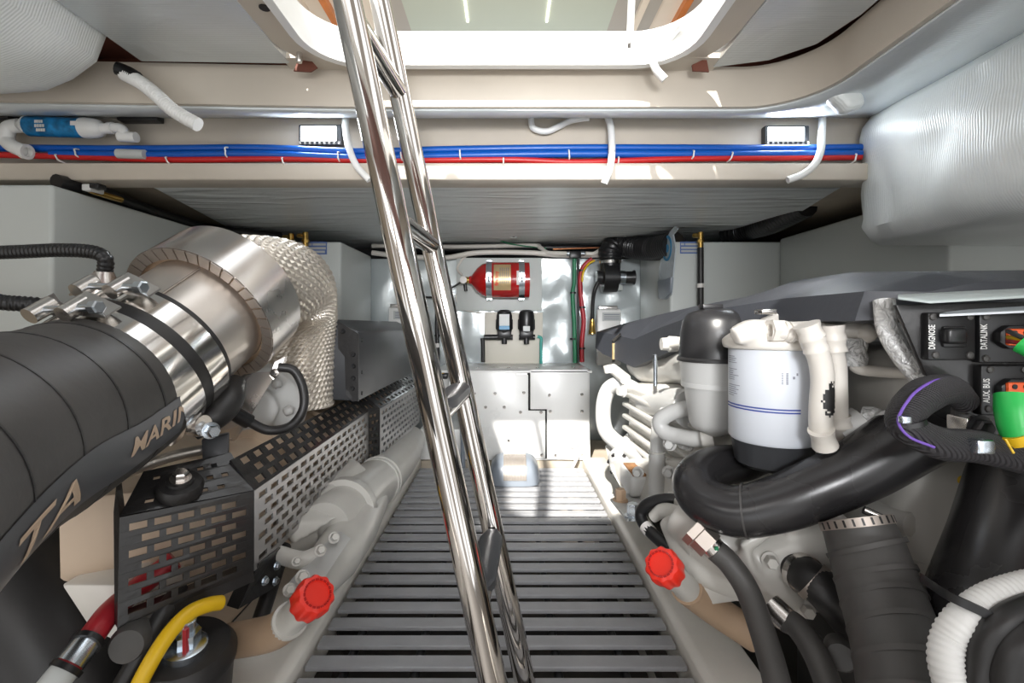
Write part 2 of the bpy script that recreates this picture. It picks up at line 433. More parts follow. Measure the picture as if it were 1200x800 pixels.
# flange round the hatch, then the white coaming
def rrect(x0, x1, y0, y1, r, n=8):
    pts = []
    for cx, cy, a0 in ((x1 - r, y1 - r, 0), (x0 + r, y1 - r, 90), (x0 + r, y0 + r, 180), (x1 - r, y0 + r, 270)):
        for i in range(n + 1):
            a = math.radians(a0 + 90 * i / n); pts.append((cx + r * math.cos(a), cy + r * math.sin(a)))
    return pts
def rr_ring(x0, x1, y0, y1, r, th, z0, z1, flare=0.0):
    a = rrect(x0, x1, y0, y1, r); b = rrect(x0 - th, x1 + th, y0 - th, y1 + th, r + th)
    c = rrect(x0 - flare, x1 + flare, y0 - flare, y1 + flare, r + flare)
    return MB().loft([[Vector((x, y, z0)) for x, y in a], [Vector((x, y, z1)) for x, y in c], [Vector((x, y, z1)) for x, y in b], [Vector((x, y, z0)) for x, y in b], [Vector((x, y, z0)) for x, y in a]], cap=False)
struct('trim_3', rr_ring(-.462, .435, .16, 1.185, .12, .02, Z(.635), Z(.725), 0.012), 'white')
mb = rr_ring(-.482, .455, .14, 1.205, .13, .075, Z(.656), Z(.668)).box(-.56, .54, 1.19, 1.25, Z(.655), Z(.668))
struct('trim_4', mb, 'cream')
mb = MB().prism([V(349, 70, 1.2), V(366, 72, 1.2), V(372, 79, 1.2), V(364, 84, 1.2), V(344, 83, 1.2)], (0, 0.004, 0)).prism([V(811, 76, 1.2), V(828, 68, 1.2), V(831, 84, 1.2), V(812, 83, 1.2)], (0, .004, 0))
struct('trim_5', mb, 'primer')
# saloon above the hatch
struct('ceiling_saloon', MB().box(-.62, .66, 1.7, 4.2, Z(1.9), Z(1.93)), 'saloon_ceiling')
struct('ceiling_saloon_side', MB().box(-.72, -.62, 1.9, 4.2, Z(1.9), Z(1.96)).box(.66, .8, 1.9, 4.2, Z(1.9), Z(1.96)).box(.84, .92, 1.9, 4.2, Z(1.88), Z(1.96)), 'saloon_grey')
struct('ceiling_saloon_edge', MB().box(-1.2, -.72, 1.7, 4.2, Z(1.9), Z(1.95)).box(.8, .84, 1.7, 4.2, Z(1.87), Z(1.93)).box(.92, 1.15, 1.7, 4.2, Z(1.9), Z(1.95)), 'saloon_wall')
struct('trim_6', MB().box(-1.09, -1.05, 1.7, 4.2, Z(1.86), Z(1.9)).box(1.05, 1.09, 1.7, 4.2, Z(1.86), Z(1.9)), 'wood')
struct('wall_saloon', MB().box(-1.6, -1.2, 1.7, 4.2, Z(.8), Z(1.95)).box(1.15, 1.22, 1.7, 4.2, Z(.8), Z(1.95)), 'saloon_wall')
struct('wall_saloon_screen', MB().box(1.09, 1.13, 1.7, 3.2, Z(1.45), Z(1.86)), 'saloon_grey')
for i, x in enumerate((-.243, .258)):
    MB().box(x - .006, x + .006, 1.8, 3.03, Z(1.892), Z(1.902)).build('led_strip', 'led', label='thin warm light strip in the saloon headliner, %s one' % ('the one nearer the ladder' if i == 0 else 'the one nearer the white hatch strut'), cat='light', group='headliner light strips')
# stringers, ledges, bulkhead base
struct('trim_7', MB().prism([Vector((.386, .2, -.25)), Vector((.386, .2, .02)), Vector((.40, .2, .03)), Vector((.50, .2, .033)), Vector((.50, .2, -.25))], (0, 2.22, 0)), 'stringer', bevel=0.006)
struct('trim_8', MB().prism([Vector((-.429, .2, -.25)), Vector((-.429, .2, .02)), Vector((-.445, .2, .03)), Vector((-.66, .2, .035)), Vector((-.66, .2, -.25))], (0, 2.22, 0)), 'stringer', bevel=0.006)
struct('trim_9', MB().box(.35, .385, .2, 2.4, -.11, -.074).box(-.428, -.39, .2, 2.4, -.11, -.074), 'bilge')
struct('trim_10', MB().box(-.66, .62, 2.42, 2.84, -.25, .012), 'cream_dark')

# ------------------------------------------------------------------ floor grating
t = thing('floor_grating', 'dark grey slatted walkway grating between the two engines', 'grating', (0, 1.6, -.03))
mb = MB(); y = 0.62
while y < 2.36:
    mb.box(-.42, .378, y - .0185, y + .0185, -.011, 0.0); y += 0.0655
mb.build('slat', 'slat', t, bevel=0.002, seg=1)
for x in (-.34, -.19, .11, .25):
    MB().tube([Vector((x, .6, -.021)), Vector((x, 2.37, -.021))], .010, 10, 2).build('support_rod', 'plastic_black', t)
for yy in (.65, 1.2, 1.8, 2.35): MB().box(-.42, .378, yy - .015, yy + .015, -.074, -.031).build('bearer', 'plastic_black', t)

# ------------------------------------------------------------------ tanks
def tank(name, label, x0, x1, y0, y1, ztop, sticker=None):
    tt = thing(name, label, 'tank', ((x0 + x1) / 2, (y0 + y1) / 2, -.25))
    MB().box(x0, x1, y0, y1, -.25, ztop).build('shell', 'tank', tt, bevel=0.012, seg=3)
    if sticker:
        px0, px1, py0, py1 = sticker
        a = V(px0, py1, y0 - .0015); b = V(px1, py0, y0 - .0015)
        MB().box(a.x, b.x, y0 - .002, y0 + .001, a.z, b.z).build('sticker', 'sticker_blue', tt, label='blue and white information sticker')
        mb = MB(); hgt = b.z - a.z; wd = b.x - a.x
        for k, (u0, u1) in enumerate(((.04, .2), (.25, .95), (.05, .95), (.05, .9))):
            zc = a.z + hgt * (.78, .78, .48, .2)[k]; mb.box(a.x + wd * u0, a.x + wd * u1, y0 - .003, y0 - .001, zc - hgt * .09, zc + hgt * .09)
        mb.build('sticker_print', 'sticker', tt)
    return tt
tank('fuel_tank', 'long pale grey tank along the hull beside the exhaust hose', -1.78, -1.25, 1.315, 2.325, Z(.377))
tank('fuel_tank', 'pale grey tank in the corner behind the dark grey cover and woven wrap', -1.58, -.804, 2.33, 2.855, Z(.387), (361, 383, 283, 298))
tank('fuel_tank', 'long pale grey tank along the hull behind the charcoal engine cover', 1.33, 1.78, 1.432, 2.325, Z(.40))
tank('fuel_tank', 'pale grey tank in the corner with the plastic bag and brass fitting', .80, 1.58, 2.33, 2.855, Z(.387), (797, 820, 283, 297))

# ------------------------------------------------------------------ foil-wrapped blocks
mb = MB(); rings = []
ny = 70
for i in range(ny + 1):
    y = 1.425 - 1.6 * i / ny
    ins = 0.012 if i == 0 else 0.0
    rnd = lambda s: 0.006 * math.sin(9 * y + s) + 0.004 * math.sin(23 * y + 2 * s)
    X0 = 1.038 + rnd(0) * .7
    b, tp = Z(.228), Z(.604)
    rings.append([Vector(p) for p in ((1.6, y, b - .004), (X0 + .055 + ins, y, b - .004 + rnd(1) * .4), (X0 + .03 + ins, y, b + .008 + ins), (X0 + .006 + ins, y, b + .04 + ins), *[(X0 + ins + .022 * noise.noise(Vector((1, y * 3.2, b + (tp - b) * q_ * 9))) + .012 * noise.noise(Vector((4, y * 12, q_ * 5))), y, b + (tp - b) * q_) for q_ in (.2, .3, .4, .5, .6, .7, .8)],
                 (X0 + .004 + ins, y, tp - .04 - ins), (X0 + .03 + ins, y, tp - .005 - ins), (X0 + .1 + ins, y, tp - ins), (1.6, y, tp))])
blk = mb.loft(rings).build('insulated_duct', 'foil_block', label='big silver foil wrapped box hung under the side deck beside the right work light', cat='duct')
mb = MB()
for k in range(7):
    a = random.uniform(-.03, .03); mb.ball(V(990 + 8 * math.sin(k * 2.1), 118 + 6 * math.cos(k * 1.7), 1.2), (random.uniform(.02, .034), .03, random.uniform(.014, .026)), 10)
mb.build('loose_fold', 'foil_block', blk, remesh=0.006)
rings = []
for i in range(21):
    y = 1.165 - .012 * i if i < 7 else 1.09 - 1.3 * (i - 6) / 14
    q = (.70, .84, .91, .95, .98, .99, 1)[i] if i < 7 else 1
    wv = .006 * math.sin(11 * y)
    Xr = -1.5 + (.585) * q; zc = .64
    rings.append([Vector(p) for p in ((-1.62, y, Z(.695)), (-1.62, y, Z(zc - .125 * q)), (-1.25, y, Z(zc - .112 * q + wv)), (Xr - .14, y, Z(zc - .10 * q)), (Xr - .085, y, Z(zc - .075 * q + wv)), (Xr - .03, y, Z(zc - .035 * q)), (Xr + wv, y, Z(.68)))])
# end cap closes far side
MB().loft(rings).build('insulated_pipe_run', 'foil_block', label='bulging silver foil wrapped trunk under the deck above the blue water filter', cat='duct')

# ------------------------------------------------------------------ work lights on the beam
def work_light(px0, px1, py0, py1, lab):
    Y = 1.405; a = V(px0, py1, Y); b = V(px1, py0, Y)
    tt = thing('work_light', lab, 'light', ((a.x + b.x) / 2, 1.425, a.z), 'work lights on the cross beam')
    MB().box(a.x, b.x, 1.402, 1.426, a.z, b.z).build('housing', 'cover_grey', tt, bevel=0.004)
    m_ = .012; MB().box(a.x + m_ * .6, b.x - m_ * 1.3, 1.399, 1.404, a.z + m_ * .9, b.z - m_ * .5).build('lens', 'led_white', tt, bevel=0.002)
    mb = MB()
    for k in range(9):
        x = a.x + (b.x - a.x) * (k + .5) / 9; mb.box(x - .003, x + .003, 1.398, 1.403, a.z + .001, a.z + .009)
    mb.build('fin', 'steel', tt)
    ld = bpy.data.lights.new('work_light_lamp', 'AREA'); ld.shape = 'RECTANGLE'; ld.size = b.x - a.x; ld.size_y = b.z - a.z; ld.energy = .6; ld.color = (.92, .97, 1)
    lo = bpy.data.objects.new('work_light_lamp', ld); COL.objects.link(lo); lo.location = ((a.x + b.x) / 2, 1.39, (a.z + b.z) / 2); lo.rotation_euler = (math.radians(-80), 0, 0)
    lo.rotation_euler = Vector((0, -1, -.25)).to_track_quat('-Z', 'Y').to_euler(); lo.parent = tt; lo.matrix_parent_inverse = Matrix.Translation(-tt.location)
work_light(350, 401, 146, 170, 'lit rectangular work light on the beam just left of the ladder')
work_light(896, 948, 147, 170, 'lit rectangular work light on the beam beside the foil wrapped box')

# ------------------------------------------------------------------ hoses along the beam
def beam_hose(name, m, pts, r, lab, ties=(), group=None):
    o = MB().tube([V(*p) for p in pts], r, 14, 6).build(name, m, label=lab, cat='hose', group=group)
    for px, py, hh, sl in ties:
        mb = MB(); c = V(px, py, 1.385 - r - .004)
        mb.tube([c + Vector((-sl, .02, hh)), c + Vector((-sl * .5, .0, hh * .6)), c, c + Vector((sl, 0, -hh * .7)), c + Vector((sl * 1.6, .02, -hh))], .0022, 8, 4)
        mb.build('cable_tie', 'nylon', o)
    return o
Yh = 1.395
beam_hose('water_hose', 'blue_hose', [(-60, 172, Yh), (60, 174, Yh), (170, 174.5, Yh), (300, 173.5, Yh), (420, 178, Yh), (520, 175.5, Yh), (650, 173.5, Yh), (800, 173.5, Yh), (920, 174, Yh), (1009, 173, Yh)], .0108, 'upper of the two blue hoses along the beam', ())
beam_hose('water_hose', 'blue_hose', [(60, 180, Yh - .010), (170, 181.5, Yh - .010), (300, 180.5, Yh - .010), (420, 185, Yh - .010), (520, 182.5, Yh - .010), (650, 180.5, Yh - .010), (800, 180.5, Yh - .010), (920, 180.5, Yh - .010), (1009, 180, Yh - .010)], .0105, 'lower of the two blue hoses, touching the red one',
          [(88, 178, .014, .003), (264, 177, .017, .001), (396, 182, .015, .001), (470, 182, .014, .002), (539, 180, .016, .001), (667, 180, .016, .001), (813, 180, .014, -.002), (858, 182, .014, -.004)])
beam_hose('water_hose', 'red_hose', [(-60, 180, 1.385), (60, 183, 1.385), (200, 187, 1.385), (330, 186, 1.385), (450, 188, 1.385), (590, 187, 1.385), (680, 190, 1.385), (800, 186, 1.385), (920, 185, 1.385), (1009, 184, 1.385)], .0088, 'red hose running under the blue hoses along the beam',
          [(66, 184, .012, .006), (195, 187, .012, .005), (331, 188, .012, .003), (590, 188, .012, .0), (725, 187, .012, -.001), (1003, 184, .014, -.003)])
MB().tube([V(138, 180, 1.372), V(170, 181, 1.372)], .0135, 12, 2).build('hose_label', 'sticker', label='white paper tag wrapped round the blue hose under the filter', cat='tag')
def conduit(pts, r, lab, corr=None, m='pvc', name='conduit', group=None):
    return MB().tube([V(*p) for p in pts], r, 14, 8, corr=corr).build(name, m, label=lab, cat='conduit', group=group)
conduit([(406, 133, 1.41), (405, 150, 1.385), (410, 176, 1.355), (419, 196, 1.345), (433, 211, 1.345)], .0095, 'white conduit looping over the hoses beside the ladder rail')
conduit([(712, 136, 1.41), (716, 152, 1.385), (717, 180, 1.355), (714, 200, 1.345), (708, 215, 1.35)], .010, 'white conduit dropping over the hoses midway along the beam')
conduit([(964, 131, 1.41), (963, 155, 1.385), (962, 175, 1.355), (955, 192, 1.345), (941, 204, 1.35), (923, 211, 1.355)], .010, 'white conduit hooking under the hoses beside the right work light')
conduit([(622, 138, 1.41), (625, 150, 1.41), (640, 154, 1.41), (655, 148, 1.41), (670, 141, 1.41), (690, 138, 1.41)], .009, 'white conduit sagging in a shallow loop under the strip')
t = conduit([(146, 87, 1.19), (165, 97, 1.17), (183, 111, 1.16), (200, 127, 1.155), (217, 138, 1.155), (232, 146, 1.155)], .0155, 'white ribbed conduit hanging below the cream rim beside the foil trunk', corr=(.09, .007))
MB().tube([V(137, 80, 1.18), V(150, 85, 1.185), V(160, 91, 1.175)], .016, 12, 4).build('gland', 'plastic_black', t)
MB().box(*(lambda a, b: (a.x, b.x, 1.395, 1.428, b.z, a.z))(V(141, 134, 1.41), V(188, 143, 1.41))).build('cable_block', 'plastic_black', label='small black connector block at the top of the beam', cat='connector', bevel=0.004)

# water filter
fx = thing('water_filter', 'blue and white inline water filter lying above the blue hose', 'filter', V(95, 160, 1.375))
Yf = 1.375
a, b = V(34, 148, Yf), V(98, 150, Yf); r = .028
d = (b - a)
MB().lathe(a, d, [(0, r * .98), (d.length, r * .98)], 28).build('label_band', 'label_blue', fx, label='blue patterned label')
MB().lathe(V(20, 147, Yf), d, [(0, .012), (.018, .013), (.02, .02), (.034, .0285), (.036, .0285)], 24).build('inlet_end', 'pvc', fx)
MB().lathe(b, d, [(0, .0282), (.01, .029), (.035, .027), (.05, .022), (.056, .015), (.085, .013), (.086, .010), (.1, .010)], 24).build('outlet_end', 'pvc', fx)
vs, fs = text_mesh('JUST FILTER', .02, .0)
mb = MB()
for px0, px1, py in ((40, 50, 142), (40, 52, 147), (42, 53, 152)):
    p, q = V(px0, py, Yf - .029), V(px1, py, Yf - .029)
    for k in range(4):
        x = p.x + (q.x - p.x) * k / 4; mb.box(x, x + (q.x - p.x) * .17, p.y, p.y + .002, p.z - .004, p.z + .004)
p = V(82, 144, Yf - .029); mb.box(p.x, p.x + .02, p.y, p.y + .002, p.z - .006, p.z + .006)
mb.build('label_print', 'nylon', fx)
mb = MB().tube([V(122, 150, Yf), V(140, 150, Yf), V(145, 154, Yf), V(146, 160, Yf)], .0135, 14, 5).tube([V(140, 160, Yf), V(160, 161, Yf)], .0145, 14, 2).ring(V(128, 150, Yf), (1, 0, 0), .008, .0165, .012)
mb.build('outlet_elbow', 'pvc', fx)
mb = MB().tube([V(24, 147, Yf), V(12, 149, Yf), V(8, 156, Yf), V(9, 166, Yf), V(16, 172, Yf - .01), V(28, 177, Yf - .015)], .019, 16, 6).ring(V(27, 177, Yf - .02), (1, 0, -.2), .014, .021, .014)
mb.build('inlet_elbow', 'pvc', fx)
MB().box(*(lambda a, b: (a.x, b.x, 1.37, 1.42, b.z, a.z))(V(-40, 130, 1.39), V(17, 142, 1.39))).build('black_bracket', 'plastic_black', label='black block above the white pipe elbow at the filter inlet', cat='bracket', bevel=0.006)

# hatch hardware
t = thing('gas_strut', 'white gas strut standing on the hatch coaming', 'strut', V(738, 55, 1.17))
MB().tube([V(738, 48, 1.165), V(743, -60, 1.05)], .0085, 12, 2).build('rod', 'pvc', t)
mb = MB().ball(V(738, 46, 1.165), .009, 10).tube([V(738, 44, 1.165), V(737, 56, 1.178)], .005, 8, 2); mb.build('ball_joint', 'steel', t)
MB().tube([V(799, 28, 1.12), V(788, 40, 1.15), V(776, 54, 1.165), V(766, 68, 1.165), V(768, 80, 1.165), V(779, 93, 1.165)], .0095, 12, 6).build('drain_hose', 'pvc', label='short white drain hose passing down past the coaming corner', cat='hose')
t = thing('latch_knob', 'small steel latch under the hatch flange beside the foil panel', 'latch', V(352, 65, 1.17))
MB().lathe(V(351, 57, 1.17), (0, 0, -1), [(0, .014), (.008, .013), (.009, .007), (.03, .008), (.034, .006)], 16).build('knob', 'steel', t)
MB().lathe(V(310, 1, 1.0), (0, 0, -1), [(-.01, .02), (.005, .02), (.008, .012), (.016, .011)], 16).build('latch_knob', 'plastic_black', label='dark round fastener under the hatch flange beside the coaming corner', cat='latch')

# ------------------------------------------------------------------ ladder
t = thing('boarding_ladder', 'polished steel ladder leaning down from the hatch to the grating', 'ladder', (0, .82, 0))
def rail_x(z): return -.2205 + (.451 - z) / 1.171 * .25
def rail(y, dx, zt):
    pts = [Vector((rail_x(z) + dx, y, Z(z))) for z in (zt, .3, 0, -.3, -.719)]
    return MB().tube(pts, .0212, 28, 4)
rail(.70, -.008, .80).build('rail', 'chrome', t)
rail(.95, .009, .80).build('rail', 'chrome', t)
for z in (.451, .149, -.139, -.422):
    x = rail_x(z)
    MB().tube([Vector((x - .008, .70, Z(z))), Vector((x + .009, .95, Z(z)))], .0175, 20, 3).build('rung', 'chrome', t)
    if z < 0:
        mb = MB(); rings = []
        for k in range(9):
            u = k / 8; yy = .725 + .2 * u; wd = .012 if k in (0, 8) else .021
            c = Vector((x - .006 + .014 * u, yy, Z(z) + .012))
            rings.append([c + Vector(p) for p in ((-wd, 0, -.008), (-wd, 0, .004), (-wd * .7, 0, .008), (wd * .7, 0, .008), (wd, 0, .004), (wd, 0, -.008))])
        mb.loft(rings).build('tread_pad', 'cover_grey', t, label='dark grey grip pad')
for y in (.70, .95):
    x = rail_x(-.719) + (-.008 if y < .8 else .009)
    MB().lathe((x, y, .0), (-.2, 0, 1), [(.001, .021), (.035, .021), (.04, .017)], 20).build('foot', 'plastic_black', t)

# ------------------------------------------------------------------ back wall
def wbox(px0, px1, py0, py1, Y, dep):
    a = V(px0, py1, Y); b = V(px1, py0, Y); return (a.x, b.x, Y, Y + dep, a.z, b.z)
YB = 2.858
MB().box(*wbox(535, 635, 302, 364, 2.84, .016)).build('mounting_board', 'tank', label='pale board behind the red cylinder on the foil wall', cat='board', bevel=.003)
MB().box(*wbox(568, 636, 366, 426, 2.83, .026)).build('mounting_board', 'board', label='cream board behind the two black pumps on the foil wall', cat='board', bevel=.003)
t = thing('fire_cylinder', 'red fire suppression cylinder strapped sideways to the back wall', 'cylinder', V(590, 350, 2.72))
Yc = 2.735; c0 = V(550, 328, Yc); ax = Vector((1, 0, 0)); L = V(620, 328, Yc).x - c0.x; R = .102
MB().lathe(c0, ax, [(0, .022), (.012, .024), (.022, .04), (.045, .068), (.075, .09), (.11, R), (L, R), (L, R - .008), (L - .02, R - .015)], 40).build('cylinder_body', 'red_paint', t)
for px in (573.5, 611):
    x = V(px, 328, Yc).x
    b_ = MB().ring((x - .016, Yc, c0.z), ax, R, R + .004, .032).build('strap', 'zinc', t)
    MB().box(x - .014, x + .014, Yc - .0, 2.838, c0.z + .104, c0.z + .112).box(x - .014, x + .014, Yc, 2.838, c0.z - .112, c0.z - .104).build('strap_foot', 'zinc', b_)
    MB().bolt((x, Yc - R - .006, c0.z + .02), (0, -1, 0), .011).tube([Vector((x, Yc - R - .006, c0.z + .03)), Vector((x, Yc - R - .006, c0.z - .02))], .005, 8, 2).build('strap_bolt', 'zinc', b_)
def cyl_patch(cx0, cx1, a0, a1, rr):
    rings = []
    for k in range(13):
        a = math.radians(a0 + (a1 - a0) * k / 12); rings.append([Vector((x, Yc - math.cos(a) * rr, c0.z + math.sin(a) * rr)) for x in (cx0, cx1)])
    return MB().loft(rings, cap=False, closed=False)
cyl_patch(V(579, 0, Yc).x, V(598.5, 0, Yc).x, -38, 52, R + .0015).build('label_plate', 'gold', t, label='gold label')
cyl_patch(V(605, 0, Yc).x, V(611, 0, Yc).x, -20, 25, R + .0015).build('tag_plate', 'nylon', t)
vs, fs = text_mesh('fireboy', .028, .0006)
mb = MB(); x0 = V(581, 0, Yc).x
mb.add([Vector((x0 + .022 - v.y, Yc - math.cos((v.x - .04) / R) * (R + .003), c0.z + math.sin((v.x - .04) / R) * (R + .003))) for v in vs], fs).build('label_text', 'red', t, smooth=False)
mb = MB()
for k in range(5):
    x = V(586 + k * 2.3, 0, Yc).x
    for (a0, a1) in ((-15, 20), (22, 36)):
        mb2 = cyl_patch(x, x + .0035, a0, a1, R + .0028); mb.add(mb2.v, mb2.f)
mb.build('label_lines', 'print_dark', t)
mb = MB().lathe(c0 - ax * .03, ax, [(0, .016), (.012, .019), (.03, .019)], 16).tube([c0 + Vector((-.03, 0, 0)), c0 + Vector((-.05, 0, 0))], .017, 14, 2)
mb.build('valve', 'brass', t)
MB().lathe(V(543, 328, Yc - .035), (0, -1, 0), [(0, .02), (.012, .02), (.013, .017)], 20).build('gauge', 'nylon', t)
MB().tube([V(545, 333, Yc), V(546, 341, Yc)], .010, 10, 2).build('outlet_plug', 'plastic_black', t)
MB().tube([V(541, 330, 2.75), V(528, 338, 2.76), V(512, 347, 2.8), V(498, 348, 2.83), V(480, 346, 2.84)], .006, 10, 6).build('actuator_cable', 'rubber', label='thin black cable leaving the valve of the red cylinder', cat='cable')
MB().tube([V(541, 322, 2.8), V(536, 315, 2.83), V(540, 306, 2.84), V(546, 300, 2.845)], .007, 10, 6).build('wire_loop', 'hose_cream', label='pale wire arching above the valve of the red cylinder', cat='cable')
MB().tube([V(534, 345, 2.845), V(536, 355, 2.845), V(545, 363, 2.845), V(560, 366, 2.845), V(567, 367, 2.84)], .004, 8, 6).build('wire_loop', 'hose_cream', label='pale wire curving below the red cylinder towards the pumps', cat='cable')

# pumps
def pump(cx, sticker, lab):
    tt = thing('water_pump', lab, 'pump', V(cx, 400, 2.8), 'black pumps on the cream board')
    Yp = 2.775
    rings = []
    for z, rx in ((363, 5), (365, 8), (370, 9.2), (384, 9.4), (388, 8.5), (390, 8)):
        c = V(cx, z, Yp); r = rx / F * Yp
        rings.append([c + Vector((math.cos(a) * r, math.sin(a) * r * .9, 0)) for a in [2 * math.pi * k / 24 for k in range(24)]])
    MB().loft(rings).build('motor', 'plastic_black', tt)
    MB().box(*wbox(cx - 10, cx - 7, 374, 386, Yp - .01, .05)).box(*wbox(cx + 7, cx + 10, 374, 386, Yp - .01, .05)).build('bracket', 'plastic_black', tt, bevel=.004)
    MB().box(*wbox(cx - 8, cx + 8, 387, 396, Yp - .035, .08)).build('pump_head', 'plastic_black', tt, bevel=.006)
    MB().tube([V(cx - 24 if sticker else cx - 9, 395, Yp), V(cx + 10, 395, Yp)], .016, 12, 2).tube([V(cx, 394, Yp), V(cx, 403, Yp)], .016, 12, 2).build('port', 'plastic_black', tt)
    if sticker:
        MB().box(*wbox(cx - 6, cx + 6, 368, 386, Yp - .05, .012)).build('label', 'sticker', tt, label='white label with blue foot')
        MB().box(*wbox(cx - 6, cx + 6, 381.5, 386, Yp - .052, .01)).build('label_foot', 'label_cyan', tt)
    else:
        MB().box(*wbox(cx - 4, cx + 4, 382, 388, Yp - .055, .02)).build('label', 'sticker', tt, label='small white label')
pump(591, True, 'black pump with a white and blue label under the red cylinder')
pump(617, False, 'all black rounded pump with a small white label, right of the labelled one')
MB().tube([V(565, 396, 2.8), V(566, 402, 2.8), V(566, 424, 2.8)], .012, 12, 4).build('pump_hose', 'rubber', label='short black hose dropping from the labelled pump to the white box', cat='hose')
MB().tube([V(630, 394, 2.79), V(634, 396, 2.79), V(634, 404, 2.79), V(634, 426, 2.79)], .009, 12, 4).build('pump_hose', 'teal', label='teal hose dropping from the all black pump to the white box', cat='hose')

# overhead pipes along the top of the back wall
def bt(name, pts, r, m, lab, cat, corr=None):
    return MB().tube([V(*p) for p in pts], r, 12, 8, corr=corr).build(name, m, label=lab, cat=cat)
bt('drain_pipe', [(436, 296, 2.83), (470, 300, 2.83), (520, 302, 2.83), (560, 296, 2.83), (620, 296, 2.83), (660, 299, 2.83), (745, 298, 2.83)], .015, 'hose_cream', 'long white hose along the top edge of the foil back wall', 'hose')
bt('drain_pipe', [(436, 288, 2.9), (540, 289, 2.9), (622, 287.5, 2.9), (633, 290, 2.87), (642, 296, 2.82), (664, 297, 2.79)], .013, 'hose_cream', 'white hose stepping down to the black tee above the green hose', 'hose')
bt('wiring_run', [(436, 291, 2.95), (530, 292, 2.95), (640, 290, 2.95), (745, 291, 2.95)], .02, 'plastic_black', 'dark cable run in the gap above the back wall', 'cable')
bt('copper_pipe', [(648, 292, 2.93), (706, 290, 2.93)], .007, 'copper', 'thin copper pipe in the dark gap above the back wall', 'pipe')
bt('signal_wire', [(560, 270, 2.8), (596, 285, 2.87), (640, 291, 2.9)], .004, 'green_hose', 'thin green wire in the gap under the foil ceiling', 'cable')
t = thing('tee_fitting', 'black tee fitting above the green hose on the back wall', 'fitting', V(674, 298, 2.78))
MB().box(*wbox(668, 681, 294, 302, 2.76, .05)).build('body', 'plastic_black', t, bevel=.004)
MB().tube([V(664, 297, 2.785), V(685, 297, 2.785)], .014, 12, 2).build('collar', 'zinc', t)
bt('filler_hose', [(686, 297, 2.79), (696, 297, 2.79), (704, 292, 2.82), (709, 287, 2.88)], .012, 'hose_cream', 'white hose curling up right of the black tee', 'hose')
def tied(o, ys, px, Y, r):
    for y in ys: MB().ring(V(px, y, Y), (0, 0, 1), r, r + .004, .01, 16).build('cable_tie', 'plastic_black', o)
o = bt('fuel_hose', [(673, 303, 2.79), (673, 330, 2.8), (671, 345, 2.81), (673, 380, 2.81), (674, 425, 2.81)], .012, 'green_hose', 'dark green hose running down the back wall', 'hose'); tied(o, (344, 398), 671.5, 2.81, .014)
o = bt('battery_cable', [(694, 303, 2.8), (684, 312, 2.81), (680, 325, 2.81), (681, 350, 2.81), (684, 375, 2.81), (682, 400, 2.81), (682, 424, 2.81)], .0135, 'cable_red', 'thick red cable running down the back wall', 'cable'); tied(o, (318, 361, 409), 682, 2.81, .016)
bt('earth_cable', [(697, 305, 2.79), (690, 309, 2.79), (684, 318, 2.78), (682, 330, 2.78)], .006, 'yellow', 'yellow cable beside the top of the red cable', 'cable')
bt('earth_cable', [(677.5, 303, 2.82), (678, 345, 2.82), (677.5, 425, 2.82)], .007, 'rubber', 'black cable squeezed between the green hose and the red cable', 'cable')
o = bt('fuel_hose', [(512, 345, 2.83), (512, 380, 2.83), (513, 425, 2.83)], .012, 'rubber', 'black hose running down the wall behind the ladder rails', 'hose'); tied(o, (394,), 512.5, 2.83, .014)
MB().tube([V(512.5, 402, 2.829), V(512.5, 407, 2.829)], .013, 12, 2).build('sleeve', 'nylon', o)
def breather(px0, px1, py0, py1, lab, skirt):
    tt = thing('float_tank', lab, 'tank', V((px0 + px1) / 2, py1, 2.8))
    MB().box(*wbox(px0, px1, py0 + 4, py1 + skirt, 2.8, .05)).build('body', 'pvc', tt, bevel=.01)
    MB().box(*wbox(px0 + 6, px1, py0 + 8, py0 + 18, 2.795, .01)).build('label', 'sticker', tt)
    mb = MB()
    for k in range(3): mb.box(*wbox(px0 + 8, px1 - 2, py0 + 10 + k * 2.6, py0 + 11 + k * 2.6, 2.793, .004))
    mb.build('label_print', 'print_dark', tt)
    MB().box(*wbox(px0 + 2, px1 - 4, py0, py0 + 5, 2.81, .03)).build('cap', 'steel', tt, bevel=.004)
breather(455, 478, 356, 386, 'white box with a grey label on the wall, just behind the ladder rail', 34)
breather(700, 728, 358, 388, 'white box with a grey label on the wall, under the black blower', 40)
t = thing('camera_sensor', 'small round sensor on the ceiling foil above the red cylinder', 'sensor', V(602, 278, 2.7))
MB().box(*wbox(598, 606, 269, 279, 2.68, .02)).build('plate', 'tank', t, bevel=.003)
MB().lathe(V(602, 275, 2.68), (0, -1, 0), [(0, .014), (.012, .014), (.013, .009)], 16).build('eye', 'plastic_black', t)

# blower with ducting
t = thing('blower', 'black bilge blower hanging at the right of the back wall', 'blower', V(718, 340, 2.75))
Yb = 2.74
MB().lathe(V(712, 325, Yb) + Vector((0, 0, 0)), (1, 0, 0), [(-.035, .06), (-.03, .085), (.05, .085), (.055, .06)], 32).build('fan_housing', 'plastic_black', t)
MB().lathe(V(703, 325, Yb), (1, 0, 0), [(-.02, .04), (.02, .04)], 20).build('intake_collar', 'plastic_black', t)
MB().lathe(V(722, 325, Yb), (1, 0, 0), [(0, .035), (.09, .035), (.1, .042), (.105, .042)], 20).build('motor', 'plastic_black', t)
MB().ring(V(726, 325, Yb), (1, 0, 0), .036, .039, .03).build('motor_band', 'zinc', t)
MB().tube([V(715, 318, Yb), V(715, 306, Yb)], .058, 20, 2).build('outlet', 'plastic_black', t)
MB().ring(V(715, 309, Yb), (0, 0, 1), .059, .063, .016).build('clamp', 'steel_bright', t)
